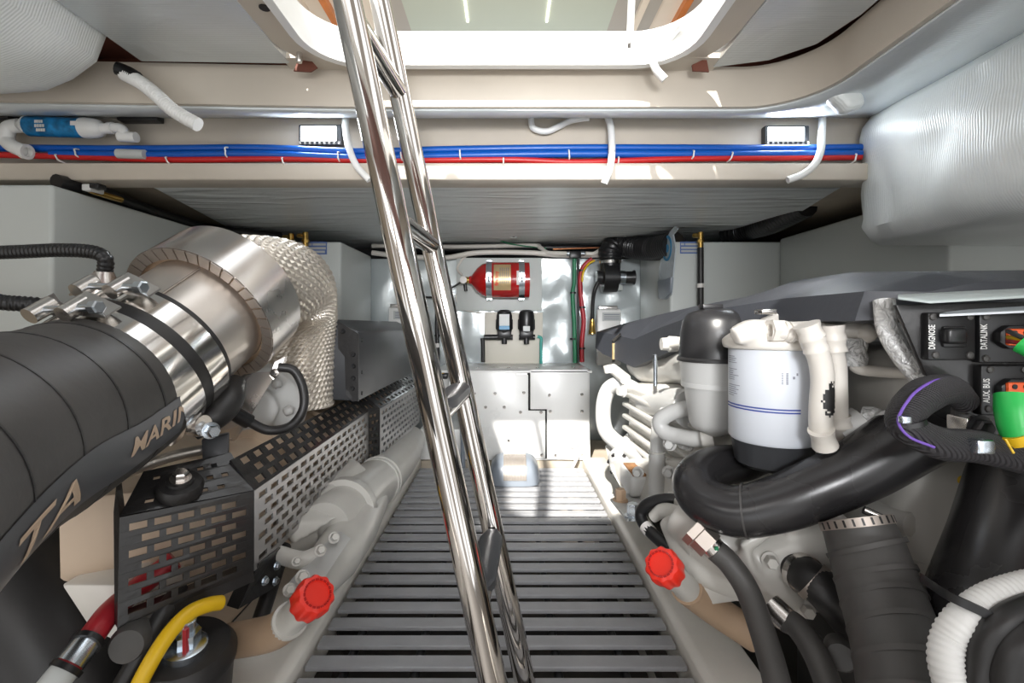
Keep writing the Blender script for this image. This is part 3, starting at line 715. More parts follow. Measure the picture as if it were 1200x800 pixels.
MB().box(*wbox(712, 730, 318, 340, 2.80, .05)).build('bracket', 'tank', t, bevel=.004)
bt('vent_duct', [(715, 304, 2.74), (716, 292, 2.74), (724, 285, 2.74), (740, 289, 2.7), (765, 291, 2.55), (790, 287, 2.35)], .064, 'plastic_black', 'black ribbed vent duct curving from the blower under the ceiling', 'duct', corr=(.06, .02))
bt('vent_duct', [(850, 274, 2.5), (872, 270, 2.4), (900, 262, 2.2), (925, 250, 2.05), (945, 240, 1.95)], .05, 'plastic_black', 'black ribbed vent duct above the right hull tank', 'duct', corr=(.06, .02))
o = bt('drain_hose', [(701, 330, 2.72), (697, 340, 2.72), (695, 352, 2.74), (694, 374, 2.76)], .011, 'rubber', 'short black hose with a brass end hanging under the blower', 'hose')
MB().lathe(V(694, 374, 2.76), (0, 0, -1), [(0, .013), (.02, .014), (.03, .016), (.06, .016), (.065, .02), (.085, .02)], 14).build('brass_end', 'brass', o)

# tank fittings and hoses
def dip(px, py0, py1, Y, lab, tieat=None):
    tt = thing('tank_fitting', lab, 'fitting', V(px, py0 + 20, Y))
    MB().tube([V(px, py0 + 2, Y), V(px, py0 + 26, Y)], .013, 10, 2).tube([V(px - 8, py0 + 6, Y + .03), V(px, py0 + 6, Y)], .012, 10, 2).ring(V(px, py0 + 14, Y), (0, 0, 1), .012, .018, .012, 6).build('brass_elbow', 'brass', tt)
    MB().tube([V(px, py0 + 20, Y), V(px, py1, Y)], .0145, 12, 2).build('hose', 'rubber', tt)
    if tieat: MB().ring(V(px, tieat, Y), (0, 0, 1), .0145, .017, .02, 16).build('band', 'nylon', tt)
dip(821, 270, 380, 2.29, 'brass elbow and black hose down the front of the tank with the bag', 337)
dip(358, 270, 330, 2.29, 'right hand brass elbow and hose of the pair above the woven wrap')
dip(341, 272, 330, 2.29, 'left hand brass elbow and hose of the pair above the woven wrap')
t = thing('plastic_bag', 'clear plastic bag of dark parts taped to the corner tank', 'bag', V(778, 350, 2.45))
pl = [(792, 265), (796, 268), (790, 275), (793, 290), (790, 322), (788, 345), (781, 351), (773, 350), (772, 335), (776, 300), (780, 285), (786, 272)]
def side(px, py, off):
    X = .80 - off; Y = X * F / (px - CX); return Vector((X, Y, H + (CY - py) / F * Y))
mb = MB(); mb.prism([side(px, py, .004) for px, py in pl], (-.006, 0, 0)); mb.build('film', 'bag', t)
pl = [(773, 329), (782, 327), (789, 324), (788, 343), (781, 350), (774, 349)]
MB().prism([side(px, py, .012) for px, py in pl], (-.012, 0, 0)).build('contents', 'pump_grey', t, bevel=.004)
c = side(782, 291, .0115); mb = MB(); mb.ring(c, (-1, 0, 0), .05, .062, .003, 28).lathe(c, (-1, 0, 0), [(0, .02), (.003, .02)], 14); mb.build('print', 'label_cyan', t, label='round blue symbol')
bt('wiring_run', [(66, 212, 1.36), (110, 222, 1.48), (160, 241, 1.7), (210, 258, 1.95), (250, 268, 2.2), (330, 277, 2.4)], .02, 'plastic_black', 'black cable run lying on top of the long left tank', 'cable')
t = thing('valve_assembly', 'white and brass valve lying on the long left tank', 'valve', V(112, 222, 1.44))
MB().box(*wbox(95, 106, 215, 223, 1.40, .05)).build('body', 'pvc', t, bevel=.004)
MB().box(*wbox(104, 115, 214, 220, 1.38, .03)).build('lever', 'plastic_black', t, bevel=.003)
MB().tube([V(106, 223, 1.42), V(125, 229, 1.47), V(142, 234, 1.52)], .009, 10, 4).build('brass_union', 'brass', t)

# ------------------------------------------------------------------ white box at the end of the walkway
t = thing('battery_box', 'white riveted box with stepped panels at the end of the walkway', 'box', (0.1, 2.6, .01))
Yx = 2.42
MB().box(-.19, .425, Yx, 2.84, .014, Z(-.262)).box(-.44, -.19, Yx + .01, 2.84, .014, .17).build('body', 'white', t, bevel=.006)
MB().box(-.36, .435, Yx - .01, 2.845, Z(-.262), Z(-.250)).build('lid', 'white', t, bevel=.004)
def fpoly(pts, y=Yx - .008, d=.008): return [V(px, py, y) for px, py in pts], (0, d, 0)
MB().prism(*fpoly([(548, 434), (605, 434), (605, 439), (619, 439), (619, 481), (639, 481), (639, 537), (540, 537)])).build('front_panel', 'white', t, bevel=.003, label='stepped left front panel')
MB().prism(*fpoly([(621.5, 433), (689, 433), (692, 539), (641, 538), (641, 479.5), (621.5, 479.5)], Yx - .010, .010)).build('front_panel', 'white', t, bevel=.003, label='stepped right front panel')
for px, py in ((556, 461), (580, 461), (614, 460), (569, 477), (591, 477), (610, 483), (634, 483), (644, 463), (682, 462), (645, 482), (682, 482), (596, 516), (635, 533), (651, 533), (682, 533)):
    mb = MB(); mb.lathe(V(px, py, Yx - .011), (0, -1, 0), [(-.002, .008), (.002, .008), (.006, .004)], 10); mb.build('rivet', 'steel', t)
MB().box(*wbox(618, 623, 434, 483, Yx - .004, .004)).box(*wbox(618, 643, 478, 483, Yx - .004, .004)).box(*wbox(637, 643, 478, 537, Yx - .004, .004)).build('panel_seam', 'dark_gap', t)
for px, py in ((596, 429), (672, 429), (560, 428), (630, 429)):
    p = V(px, py, 2.55); MB().lathe((p.x, p.y, Z(-.25)), (0, 0, 1), [(0, .009), (.004, .008)], 10).build('rivet', 'steel', t)
mb = MB().ring(V(672, 519, Yx - .02), (0, -1, 0), .012, .022, .008, 20).tube([V(674, 524, Yx - .02), V(677, 533, Yx - .03), V(671, 548, Yx - .04)], .008, 10, 4)
mb.build('lanyard', 'nylon', t, label='white ring and lanyard')
t = thing('strainer', 'small white strainer with a yellow cap behind the ladder rail', 'strainer', V(515, 455, 2.5))
MB().lathe(V(516, 455, 2.5), (0, 0, 1), [(-.19, .045), (0, .05), (.06, .05), (.075, .04)], 20).build('bowl', 'pvc', t)
MB().box(*wbox(512, 520, 437, 441, 2.45, .05)).build('cap', 'yellow', t, bevel=.004)
MB().box(*wbox(517, 524, 438, 444, 2.44, .04)).build('lever', 'plastic_black', t, bevel=.004)
MB().obox(V(529, 449, 2.4), Vector((1, 0, 0)), Vector((0, 1, 0)), Vector((.15, 0, 1)).normalized(), .012, .01, .09).build('white_strut', 'white', label='narrow white strut between the ladder rails beside the strainer', cat='strut', bevel=.003)
bt('support_tube', [(541, 478, 2.36), (543, 552, 2.36)], .011, 'pump_grey', 'grey upright tube seen between the ladder rails', 'pipe')

# ------------------------------------------------------------------ grey cover on the grating
t = thing('grey_cover', 'low grey domed cover with a silver label at the far end of the grating', 'cover', (.03, 2.18, 0))
rings = []
cx, cy = (603 - CX) / F * 2.17, 2.17
for z, a, b_ in ((.0, .108, .10), (.004, .112, .104), (.045, .112, .104), (.075, .104, .094), (.098, .088, .076), (.112, .06, .05), (.116, .02, .016)):
    rings.append([Vector((cx + a * math.copysign(abs(math.cos(q)) ** .5, math.cos(q)), cy + b_ * math.copysign(abs(math.sin(q)) ** .5, math.sin(q)), z + .001)) for q in [2 * math.pi * (k + .5) / 40 for k in range(40)]])
MB().loft(rings).build('shell', 'pump_grey', t)
rings = [[Vector((cx + x, cy + y, z)) for x in (-.05, .05)] for y, z in ((-.106, .03), (-.1065, .047), (-.099, .066), (-.094, .078), (-.078, .100), (-.05, .115), (.0, .119), (.045, .117))]
MB().loft(rings, cap=False, closed=False).build('label', 'silver_label', t, label='silver printed label')

# ------------------------------------------------------------------ left engine
# exhaust axis: rubber hose near the camera, clamp bands, steel riser, heat shield
S = Vector((-.671, 1.05, Z(.0075))); dx = Vector((.18, .813, .553)).normalized(); Bc = S - dx * .2214
def ax_pt(t): return S + dx * t
RH = .142
t = thing('exhaust_hose', 'big black rubber exhaust hose with tan lettering, bottom left', 'hose', ax_pt(-.6))
hp = [Vector((-.36, .04, Z(-.23))), Vector((-.45, .16, Z(-.21))), Vector((-.52, .28, Z(-.19))), Vector((-.60, .43, Z(-.172))), Vector((-.66, .57, Z(-.16))), Vector((-.70, .72, Z(-.153))), Bc - dx * .01, Bc + dx * .035]
path = smooth_path(hp, 10)
hose = MB().tube(hp, RH, 56, 10)
hose.build('hose_wall', 'rubber_grey', t)
mb = MB()
for u in (-.06, -.165, -.27):
    c = Bc + dx * u
# wound ply seams
for k in (28, 37, 46, 54):
    p, q = path[k], path[k + 1]; mb.ring(p, q - p, RH - .002, RH + .0012, .004, 56)
mb.build('ply_seam', 'rubber', t)
def arcpath(step_from, step_to):
    out, L = resample(path, .01); return out, L
ps, Lh = resample(path, .01)
def hose_pt(s, ang, rr):
    k = max(0, min(len(ps) - 2, int(s / Lh * (len(ps) - 1)))); fr = s / Lh * (len(ps) - 1) - k
    p = ps[k].lerp(ps[k + 1], fr); d = (ps[min(k + 2, len(ps) - 1)] - ps[max(k - 1, 0)]).normalized()
    x = d.cross(Vector((0, 0, 1))).normalized(); y = x.cross(d).normalized()      # x points right (inboard), y up
    return p + (x * math.cos(ang) + y * math.sin(ang)) * rr
A0 = math.radians(-16)
STRIPE0, STRIPE1 = A0 - .28, A0 + .28
rings = []
for k in range(70):
    s = .02 + (Lh - .09) * k / 69
    rings.append([hose_pt(s, STRIPE0 + (STRIPE1 - STRIPE0) * j / 8, RH + .0014) for j in range(9)])
MB().loft(rings, cap=False, closed=False).build('stripe', 'hose_band', t, label='smooth dark grey stripe')
def hose_text(body, s0, size, ang0, wide=1.0):
    vs, fs = text_mesh(body, size, .0008, 0.0)
    bm = bmesh.new(); vv = [bm.verts.new(v) for v in vs]
    for f in fs:
        try: bm.faces.new([vv[i] for i in f])
        except ValueError: pass
    bmesh.ops.triangulate(bm, faces=bm.faces); bmesh.ops.subdivide_edges(bm, edges=bm.edges, cuts=2)
    bm.verts.index_update()
    mb = MB(); mb.add([hose_pt(s0 + v.co.x * wide, ang0 + v.co.y / RH, RH + .0026) for v in bm.verts], [[v.index for v in f.verts] for f in bm.faces]); bm.free()
    return mb.build('lettering', 'hose_print', t, smooth=False, label='tan capital letters')
hose_text('TA', Lh - .575, .062, -.44, 2.5)
hose_text('MARIN', Lh - .235, .042, -.33, 1.45)

eL = thing('marine_engine', 'left engine with exhaust riser, woven heat wrap and black slotted guard', 'engine', (-.75, 1.5, -.2))
def bandm(name, t0, L, r, m, par=eL): return MB().ring(ax_pt(t0), dx, r - .012, r, L, 64).build(name, m, par)
# clamps belong to the hose end
tc = bandm('hose_clamp', -.240, .052, RH + .006, 'steel_bright', t)
tc2 = bandm('hose_clamp', -.162, .044, RH + .004, 'steel_bright', t)
MB().ring(ax_pt(-.188), dx, RH - .01, RH + .002, .026, 64).build('clamp_liner', 'rubber', t)
MB().ring(ax_pt(-.118), dx, RH - .01, RH + .0005, .012, 64).build('hose_lip', 'rubber', t)
xr = dx.cross(Vector((0, 0, 1))).normalized(); yu = xr.cross(dx).normalized()
def on_band(tt, ang, rr): return ax_pt(tt) + (xr * math.cos(ang) + yu * math.sin(ang)) * rr
def t_bolt(tt, ang, par, wd):
    e = (-xr * math.sin(ang) + yu * math.cos(ang)); n = (xr * math.cos(ang) + yu * math.sin(ang))
    c = on_band(tt, ang, RH + .02)
    for sgn in (-1, 1):
        o = c + e * .036 * sgn
        MB().tube([o - dx * wd / 2, o + dx * wd / 2], .014, 18, 2).build('trunnion', 'steel', par)
        MB().prism([o + n * .014, o + n * .006 + e * .014 * sgn, o - n * .018 + e * .05 * sgn, o - n * .021 + e * .05 * sgn, o - n * .014], dx * wd * .8).build('lug', 'steel', par)
    MB().tube([c - e * .085, c + e * .06], .0062, 12, 2).build('bolt_shank', 'zinc', par)
    MB().lathe(c - e * .075, -e, [(0, .0115), (.014, .0115), (.016, .009)], 6).build('bolt_head', 'zinc', par)
t_bolt(-.222, math.radians(92), tc, .04)
t_bolt(-.148, math.radians(88), tc2, .036)
p = on_band(-.205, math.radians(-48), RH + .012)
MB().lathe(p, xr, [(-.03, .02), (.0, .022), (.012, .02)], 18).build('lug_boss', 'steel', tc)
MB().bolt(p + xr * .02 - yu * .012, Vector((.7, -.6, 0)), .012, .02).build('bolt_head', 'zinc', tc)
# riser
MB().lathe(ax_pt(-.12), dx, [(-.03, .131), (.12, .133), (.2, .134)], 56).build('riser_pipe', 'pipe_steel', eL)
MB().tube([on_band(-.10, math.radians(62), .134), on_band(.0, math.radians(62), .135)], .0022, 8, 2).build('weld_seam', 'shield_ring', eL)
rs = .168
sh = MB().ring(ax_pt(0), dx, rs - .003, rs, .112, 72).build('heat_shield', 'steel', eL)
mb = MB()
for k in range(40):
    a0 = 2 * math.pi * k / 40; a1 = 2 * math.pi * (k + .86) / 40
    q = lambda a, r, tt: on_band(tt, a, r)
    mb.add([q(a0, rs - .001, -.001), q(a1, rs - .001, -.001), q(a1, rs - .026, .002), q(a0, rs - .026, .002), q(a0, rs - .001, -.004), q(a1, rs - .001, -.004), q(a1, rs - .026, -.001), q(a0, rs - .026, -.001)],
           [(0, 1, 2, 3), (7, 6, 5, 4), (0, 4, 5, 1), (1, 5, 6, 2), (2, 6, 7, 3), (3, 7, 4, 0)])
mb.build('notched_edge', 'shield_ring', sh)
MB().ring(ax_pt(.012), dx, .134, rs - .004, .008, 56).build('insulation', 'tan_pad', sh)
# woven-wrapped elbow
rel = .098
mb = MB().tube([ax_pt(.085), ax_pt(.13), V(336, 334, 1.33), V(350, 362, 1.42), V(352, 410, 1.45), V(350, 475, 1.45)], [.12, .125, .118, .105, rel, rel], 84, 22, weave=.005)
mb.build('woven_wrap', 'wrap', eL, smooth=False, label='silver woven heat wrap')
MB().tube([on_band(.118, math.radians(100), .16), V(330, 305, 1.25), V(345, 312, 1.3), V(352, 318, 1.32)], .004, 8, 4).build('wrap_seam', 'tan_pad', eL)
# turbo casting under the shield
mb = MB().lathe(V(302, 478, 1.30), (.35, -1, .1), [(-.1, .12), (0, .125), (.03, .11), (.04, .06), (.07, .055)], 32)
for a in range(8): mb.bolt(V(302, 478, 1.30) + Vector((math.cos(a * .8) * .1, -.035, math.sin(a * .8) * .1)), (.35, -1, .1), .013, .016)
mb.tube([V(262, 500, 1.25), V(300, 500, 1.3), V(340, 480, 1.35)], .06, 16, 6)
mb.build('turbo_housing', 'engine_grey', eL, remesh=.006)
mb = MB().prism([V(262, 452, 1.1), V(288, 437, 1.1), V(318, 435, 1.15), V(270, 515, 1.12), V(242, 540, 1.1), V(236, 500, 1.08)], (0.01, .012, 0)); mb.build('bracket_plate', 'steel', eL, bevel=.003)
t2 = bt('sensor_cable', [(326, 430, 1.12), (344, 434, 1.13), (355, 455, 1.13), (355, 480, 1.12), (340, 499, 1.11), (315, 504, 1.1), (292, 494, 1.08), (275, 484, 1.06)], .0105, 'rubber', 'black cable looping down from under the notched heat shield', 'cable')
MB().tube([V(292, 494, 1.08), V(270, 481, 1.05)], .0165, 12, 2).build('plug', 'plastic_black', t2)
mb = MB().prism([V(316, 440, 1.12), V(322, 424, 1.13), V(334, 418, 1.14), V(328, 436, 1.13), V(320, 445, 1.12)], (0, .012, 0)).bolt(V(322, 437, 1.115), (0, -1, 0), .008); mb.build('hanger', 'steel', eL)
mb = MB().tube([on_band(-.17, math.radians(-30), .12), on_band(-.15, math.radians(-75), .16), V(240, 470, .98)], .04, 20, 5)
MB().tube([V(225, 500, .95), V(252, 487, .97), V(268, 470, 1.0), V(272, 450, 1.04)], .028, 18, 5).build('coolant_elbow', 'rubber', eL)
# manifold and block
mb = MB().tube([Vector((-.66, 1.02, Z(-.36))), Vector((-.645, 1.3, Z(-.365))), Vector((-.63, 1.65, Z(-.37))), Vector((-.60, 2.2, Z(-.36)))], [.066, .085, .068, .09, .07, .09, .07, .09, .07, .09, .075], 26, 22)
mb.build('manifold', 'engine_warm_lit', eL)
for Y in (1.2, 1.5, 1.85):
    MB().ring((-.64, Y, Z(-.367)), (.02, 1, 0), .06, .094, .012, 32).build('manifold_band', 'engine_warm_lit', eL)
MB().box(-1.15, -.62, 1.0, 2.25, .02, .33).build('engine_block', 'engine_warm_lit', eL, bevel=.03, seg=3)
MB().prism([V(66, 586, .86), V(300, 560, 1.0), V(300, 650, 1.0), V(68, 688, .86)], (-.02, .12, 0)).build('heat_plate', 'engine_warm_lit', eL, bevel=.008)
MB().box(-1.0, -.62, 1.0, 1.9, -.2, .05).build('sump', 'rubber', eL, bevel=.02)
mb = MB().prism([V(70, 685, .84), V(140, 685, .84), V(150, 760, .84), V(105, 738, .84)], (0, .2, 0)); mb.build('bed_web', 'stringer', eL, bevel=.006)
# grey box cover
mb = MB().prism([V(421, 390, 1.46), V(421, 470, 1.46), V(396, 462, 1.46), V(395, 374, 1.46)], (0, .02, 0))
mb = MB(); pl = [(-.45, -.245), (-.45, -.032), (-.53, .005), (-.85, .008), (-.85, -.23)]
mb.prism([Vector((x, 1.46, Z(z))) for x, z in pl], (0, .86, -.008)).build('exhaust_cover', 'cover_grey', eL, bevel=.006, label='dark grey box cover')
MB().prism([V(396, 376, 1.452), V(420, 391, 1.452), V(420, 470, 1.452), V(412, 470, 1.452), V(405, 462, 1.452), V(404, 418, 1.452), V(396, 408, 1.452)], (0, .006, 0)).build('end_plate', 'black_paint', eL)
for px, py in ((414, 415), (414, 429), (414, 443), (413, 455), (402, 388)):
    MB().lathe(V(px, py, 1.451), (0, -1, 0), [(0, .007), (.004, .005)], 12).build('end_screw', 'plastic_black', eL)
for y, z in ((1.49, -.06), (1.49, -.16), (1.49, -.225), (2.26, -.06), (2.26, -.22)):
    MB().lathe((-.45, y, Z(z)), (1, 0, 0), [(0, .007), (.004, .005)], 12).build('cover_screw', 'plastic_black', eL)
# slotted guards
def guard(name, c, rows, cols, m, fx=.62, fy=.5, mx=.03, my=.05, th=.004):
    return perf(MB(), *c, rows, cols, fx, fy, mx, my).build(name, m, eL, smooth=False, solid=th)
GB, GT = -.492, -.334
XG = -.497
f00, f10, f11, f01 = V(137, 735, .77), Vector((XG, .94, Z(GB))), Vector((XG, .94, Z(GT))), V(140, 606, .80)
g = guard('guard_front', (f00, f10, f11, f01), 7, 5, 'black_paint', .72, .56, .04, .05); g['label'] = 'black slotted guard panel facing the camera'
u0, u1 = Vector((XG, .94, Z(GT))), Vector((XG - .055, .955, Z(GT + .055)))
g = guard('guard_side', (Vector((XG, .94, Z(GB))), Vector((XG, 1.72, Z(GB - .012))), Vector((XG, 1.72, Z(GT + .008))), u0), 7, 15, 'guard_sheen', .68, .55, .012, .04); g['label'] = 'long black slotted guard panel, reflected light put into its grey'
guard('guard_top', (u0, Vector((XG, 1.72, Z(GT + .008))), Vector((XG - .055, 1.72, Z(GT + .062))), u1), 3, 14, 'black_paint', .6, .6, .02, .02)
guard('guard_top', (f01 + Vector((0, 0, .001)), u0, u1 + Vector((-.01, .02, .01)), V(168, 553, .88)), 3, 5, 'black_paint', .45, .35, .1, .1)
c1, c2 = Vector((-.463, 1.75, Z(GB - .015))), Vector((-.463, 1.75, Z(GT + .012)))
guard('guard_corner', (Vector((XG, 1.72, Z(GB - .012))), c1, c2, Vector((XG, 1.72, Z(GT + .008)))), 7, 2, 'black_paint', .7, .5, .05, .04)
e1, e2 = Vector((-.44, 2.42, Z(GB - .02))), Vector((-.44, 2.42, Z(GT + .01)))
guard('guard_side', (c1, e1, e2, c2), 7, 13, 'guard_sheen', .62, .52, .012, .04)
guard('guard_top', (c2, e2, e2 + Vector((-.06, 0, .05)), c2 + Vector((-.06, 0, .05))), 3, 11, 'black_paint', .55, .55, .02, .02)
guard('guard_corner', (Vector((XG, 1.72, Z(GT + .008))), c2, c2 + Vector((-.06, 0, .05)), Vector((XG - .055, 1.72, Z(GT + .062)))), 2, 2, 'black_paint', .5, .5)
mb = MB().prism([f00 + Vector((0, 0, 0)), f10, f10 + Vector((.004, -.002, -.018)), f00 + Vector((.004, -.004, -.022))], (-.03, .04, 0)); mb.build('guard_lip', 'black_paint', eL)
MB().prism([V(136, 570, .83), V(140, 606, .80), f00, f00 + Vector((-.012, .01, 0)), V(133, 600, .81)], (-.006, .02, 0)).build('guard_flange', 'black_paint', eL)
mb = MB().prism([Vector((XG + .006, .95, Z(GB + .01))), Vector((XG + .006, 1.04, Z(GB + .0))), Vector((XG + .006, 1.02, Z(GB - .075))), Vector((XG - .03, .94, Z(GB - .075)))], (-.03, .012, 0)); mb.build('guard_foot', 'black_paint', eL)
for q in ((.97, -.035), (1.02, -.03), (1.015, -.06)):
    MB().bolt(Vector((XG + .006, q[0], Z(GB + q[1]))), (1, -.2, 0), .007).build('guard_bolt', 'zinc', eL)
cI = V(211, 571, .875)
MB().lathe(cI, (0.25, -.35, 1), [(-.01, .036), (.004, .038), (.012, .034), (.013, .022), (.018, .021)], 32).build('isolator', 'rubber', eL, label='round black rubber isolator')
MB().bolt(cI + Vector((.005, -.006, .017)), (.25, -.35, 1), .013, .014).build('isolator_bolt', 'steel', eL)
MB().prism([V(236, 515, .98), V(268, 508, 1.0), V(268, 549, .98), V(238, 553, .96)], (-.01, .02, 0)).build('guard_bracket', 'cover_grey', eL, bevel=.003)
MB().tube([V(130, 560, .86), V(200, 535, .95), V(262, 522, 1.02)], .011, 12, 4).build('hanger_rod', 'pipe_steel', eL)
# white water pipe along the walkway side
mb = MB().tube([V(482, 515, 2.35), V(470, 535, 2.05), V(446, 560, 1.72), V(420, 582, 1.48), V(405, 597, 1.36)], [.066, .075, .08, .082, .082], 34, 8)
mb.build('water_pipe', 'engine', eL)
a = V(420, 582, 1.48); d = (V(405, 597, 1.36) - V(446, 560, 1.72)).normalized()
MB().ring(V(445, 561, 1.70), d, .07, .083, .018, 36).ring(V(441, 565, 1.66), d, .07, .083, .012, 36).build('pipe_band', 'engine', eL)
MB().lathe(V(408, 594, 1.38), d, [(0, .084), (.02, .092), (.05, .090), (.052, .074), (.15, .072), (.175, .064), (.18, .03)], 34).build('pipe_end', 'engine', eL)
mb = MB().prism([V(395, 608, 1.2), V(440, 560, 1.5), V(420, 540, 1.5), V(330, 615, 1.12), V(345, 640, 1.12)], (-.05, .05, 0)).tube([V(372, 618, 1.22), V(345, 625, 1.2), V(318, 618, 1.2)], .05, 16, 5); mb.build('pipe_casting', 'engine', eL, remesh=.007)
MB().tube([V(436, 588, 1.5), V(416, 618, 1.3), V(392, 655, 1.14), V(372, 690, 1.04)], [.05, .062, .058, .03], 28, 6).build('lower_casting', 'engine', eL)
# slotted arm with bolts
pa = [V(400, 622, 1.10), V(412, 630, 1.08), V(372, 690, .94), V(348, 712, .92), V(334, 692, .94), V(362, 660, 1.02)]
MB().prism(pa, (-.012, .012, -.004)).build('link_arm', 'engine_grey', eL, bevel=.003)
for px, py, Y, r in ((391, 630, 1.06, .009), (375, 645, 1.01, .009), (354, 676, .945, .010), (339, 691, .93, .009), (347, 658, .99, .007)):
    MB().bolt(V(px, py, Y), (.5, -.8, .5), r, .018).build('arm_bolt', 'engine', eL)
MB().tube([V(322, 648, 1.05), V(352, 656, 1.03), V(372, 650, 1.04)], .018, 14, 4).build('stub_pipe', 'engine', eL)
MB().tube([V(310, 640, 1.1), V(345, 618, 1.2)], .03, 14, 3).build('stub_pipe', 'engine_warm_lit', eL)
MB().tube([V(333, 640, 1.12), V(320, 680, 1.05), V(305, 725, 1.0)], .016, 14, 4).build('drain_hose', 'rubber', eL)
# oil filler with red cap
def red_cap(par, cap, base, Rr):
    d = (cap - base).normalized()
    c = MB().lathe(cap - d * .02, d, [(-.014, Rr * .93), (.0, Rr * .97), (.02, Rr * .97), (.026, Rr * .88), (.028, Rr * .66), (.025, Rr * .64), (.025, .001)], 80, lobes=(10, .10)).build('filler_cap', 'red', par, label='red scalloped filler cap')
    mb = MB()
    x, y, _ = frame(d)
    for k in range(20):
        a = 2 * math.pi * k / 20; q = cap + d * .0085 + (x * math.cos(a) + y * math.sin(a)) * Rr * .70
        mb.obox(q, x * math.cos(a) + y * math.sin(a), -x * math.sin(a) + y * math.cos(a), d, .0014, .0026, .0008)
    mb.build('cap_marks', 'red_paint', c)
cap = V(370, 697, .80); base = V(338, 728, .86)
red_cap(eL, cap, base, .031)
MB().lathe(base, cap - base, [(-.005, .026), (.03, .026), ((cap - base).length - .03, .025)], 28).build('filler_neck', 'engine', eL)
MB().ring(base, cap - base, .026, .031, .01, 28).build('neck_collar', 'engine', eL)
MB().tube([base + (cap - base) * .02, V(315, 742, .89), V(262, 752, .93)], .031, 24, 4).build('filler_tube', 'tan_pad', eL)
# engine mount
tm = thing('engine_mount', 'black round rubber engine mount with a steel nut, under the guard', 'mount', V(212, 800, .82))
cm = V(215, 757, .82)
MB().lathe(cm, (.12, -.12, 1), [(-.3, .072), (-.03, .078), (-.028, .082), (-.016, .082), (.0, .07), (.004, .03)], 40).build('rubber_body', 'rubber', tm)
MB().lathe(cm + Vector((.01, -.012, .0)), (.12, -.12, 1), [(0, .034), (.012, .034), (.014, .03)], 24).lathe(cm + Vector((.012, -.012, .014)), (.12, -.12, 1), [(0, .022), (.022, .022)], 6).lathe(cm + Vector((.015, -.015, .036)), (.12, -.12, 1), [(0, .014), (.02, .014), (.022, .012)], 20).build('nut', 'zinc', tm)
mb = MB().obox(cm + Vector((.024, -.03, .027)), Vector((1, 0, 0)), Vector((0, 1, 0)), Vector((0, 0, 1)), .003, .004, .022); mb.build('paint_mark', 'cable_red', tm)
MB().lathe(V(152, 754, .77), (.3, -1, .2), [(-.1, .02), (-.02, .03), (.0, .03), (.012, .024), (.014, .002)], 24).build('rubber_plug', 'rubber_grey', label='dull grey rubber plug between the red and yellow cables', cat='plug')
# cables
o = bt('control_cable', [(258, 706, .86), (245, 708, .84), (222, 718, .81), (200, 740, .78), (180, 770, .755), (164, 800, .74), (150, 830, .73)], .0125, 'yellow', 'yellow cable curving down in front of the black mount', 'cable')
o = bt('control_cable', [(205, 655, .9), (160, 690, .86), (130, 716, .8), (110, 742, .76), (90, 768, .73), (60, 805, .70), (40, 835, .69)], .019, 'cable_red', 'fat red cable with a silver sleeve at the bottom left', 'cable')
rp, rl = resample(smooth_path([V(*p) for p in [(205, 655, .9), (160, 690, .86), (130, 716, .8), (110, 742, .76), (90, 768, .73), (60, 805, .70), (40, 835, .69)]], 10), .002)
def px_of(p): return CX + F * p.x / p.y
def sl(x0, x1, r, m, n, lab=None):
    seg = [p for p in rp if x0 < px_of(p) < x1]; MB().tube(seg[::4] + [seg[-1]], r, 20, 2).build(n, m, o, label=lab)
sl(82, 102, .0205, 'zinc', 'sleeve', 'silver sleeve'); sl(52, 78, .0202, 'sticker', 'label', 'white label')
for x in (104, 80):
    k = min(range(len(rp) - 1), key=lambda i: abs(px_of(rp[i]) - x)); MB().ring(rp[k], rp[k + 1] - rp[k], .0192, .0235, .008, 24).build('tie', 'plastic_black', o)
bt('battery_lead', [(210, 690, .88), (190, 720, .82), (168, 760, .78), (145, 800, .76), (130, 830, .75)], .015, 'rubber', 'black cable beside the yellow cable', 'cable')
bt('rubber_duct', [(-60, 610, .92), (20, 690, .9), (70, 760, .88), (110, 850, .86)], .115, 'rubber', 'wide black rubber duct below the lettered exhaust hose', 'hose')
o = bt('conduit_hose', [(-300, 305, .95), (-40, 297, .95), (20, 295, .95), (70, 293, .95), (108, 295, .95), (123, 303, .95), (123, 318, .96)], .0125, 'plastic_black', 'black ribbed conduit arching over the exhaust hose clamp', 'conduit', corr=(.12, .008))
MB().lathe(V(122, 318, .96), (-.1, .1, -1), [(0, .016), (.012, .02), (.045, .032), (.07, .034)], 20).build('end_cone', 'steel', o)
bt('conduit_hose', [(-300, 350, .9), (-40, 352, .9), (10, 355, .9), (50, 358, .92), (85, 368, .95)], .0135, 'plastic_black', 'black ribbed conduit entering behind the exhaust hose at left edge', 'conduit', corr=(.12, .008))

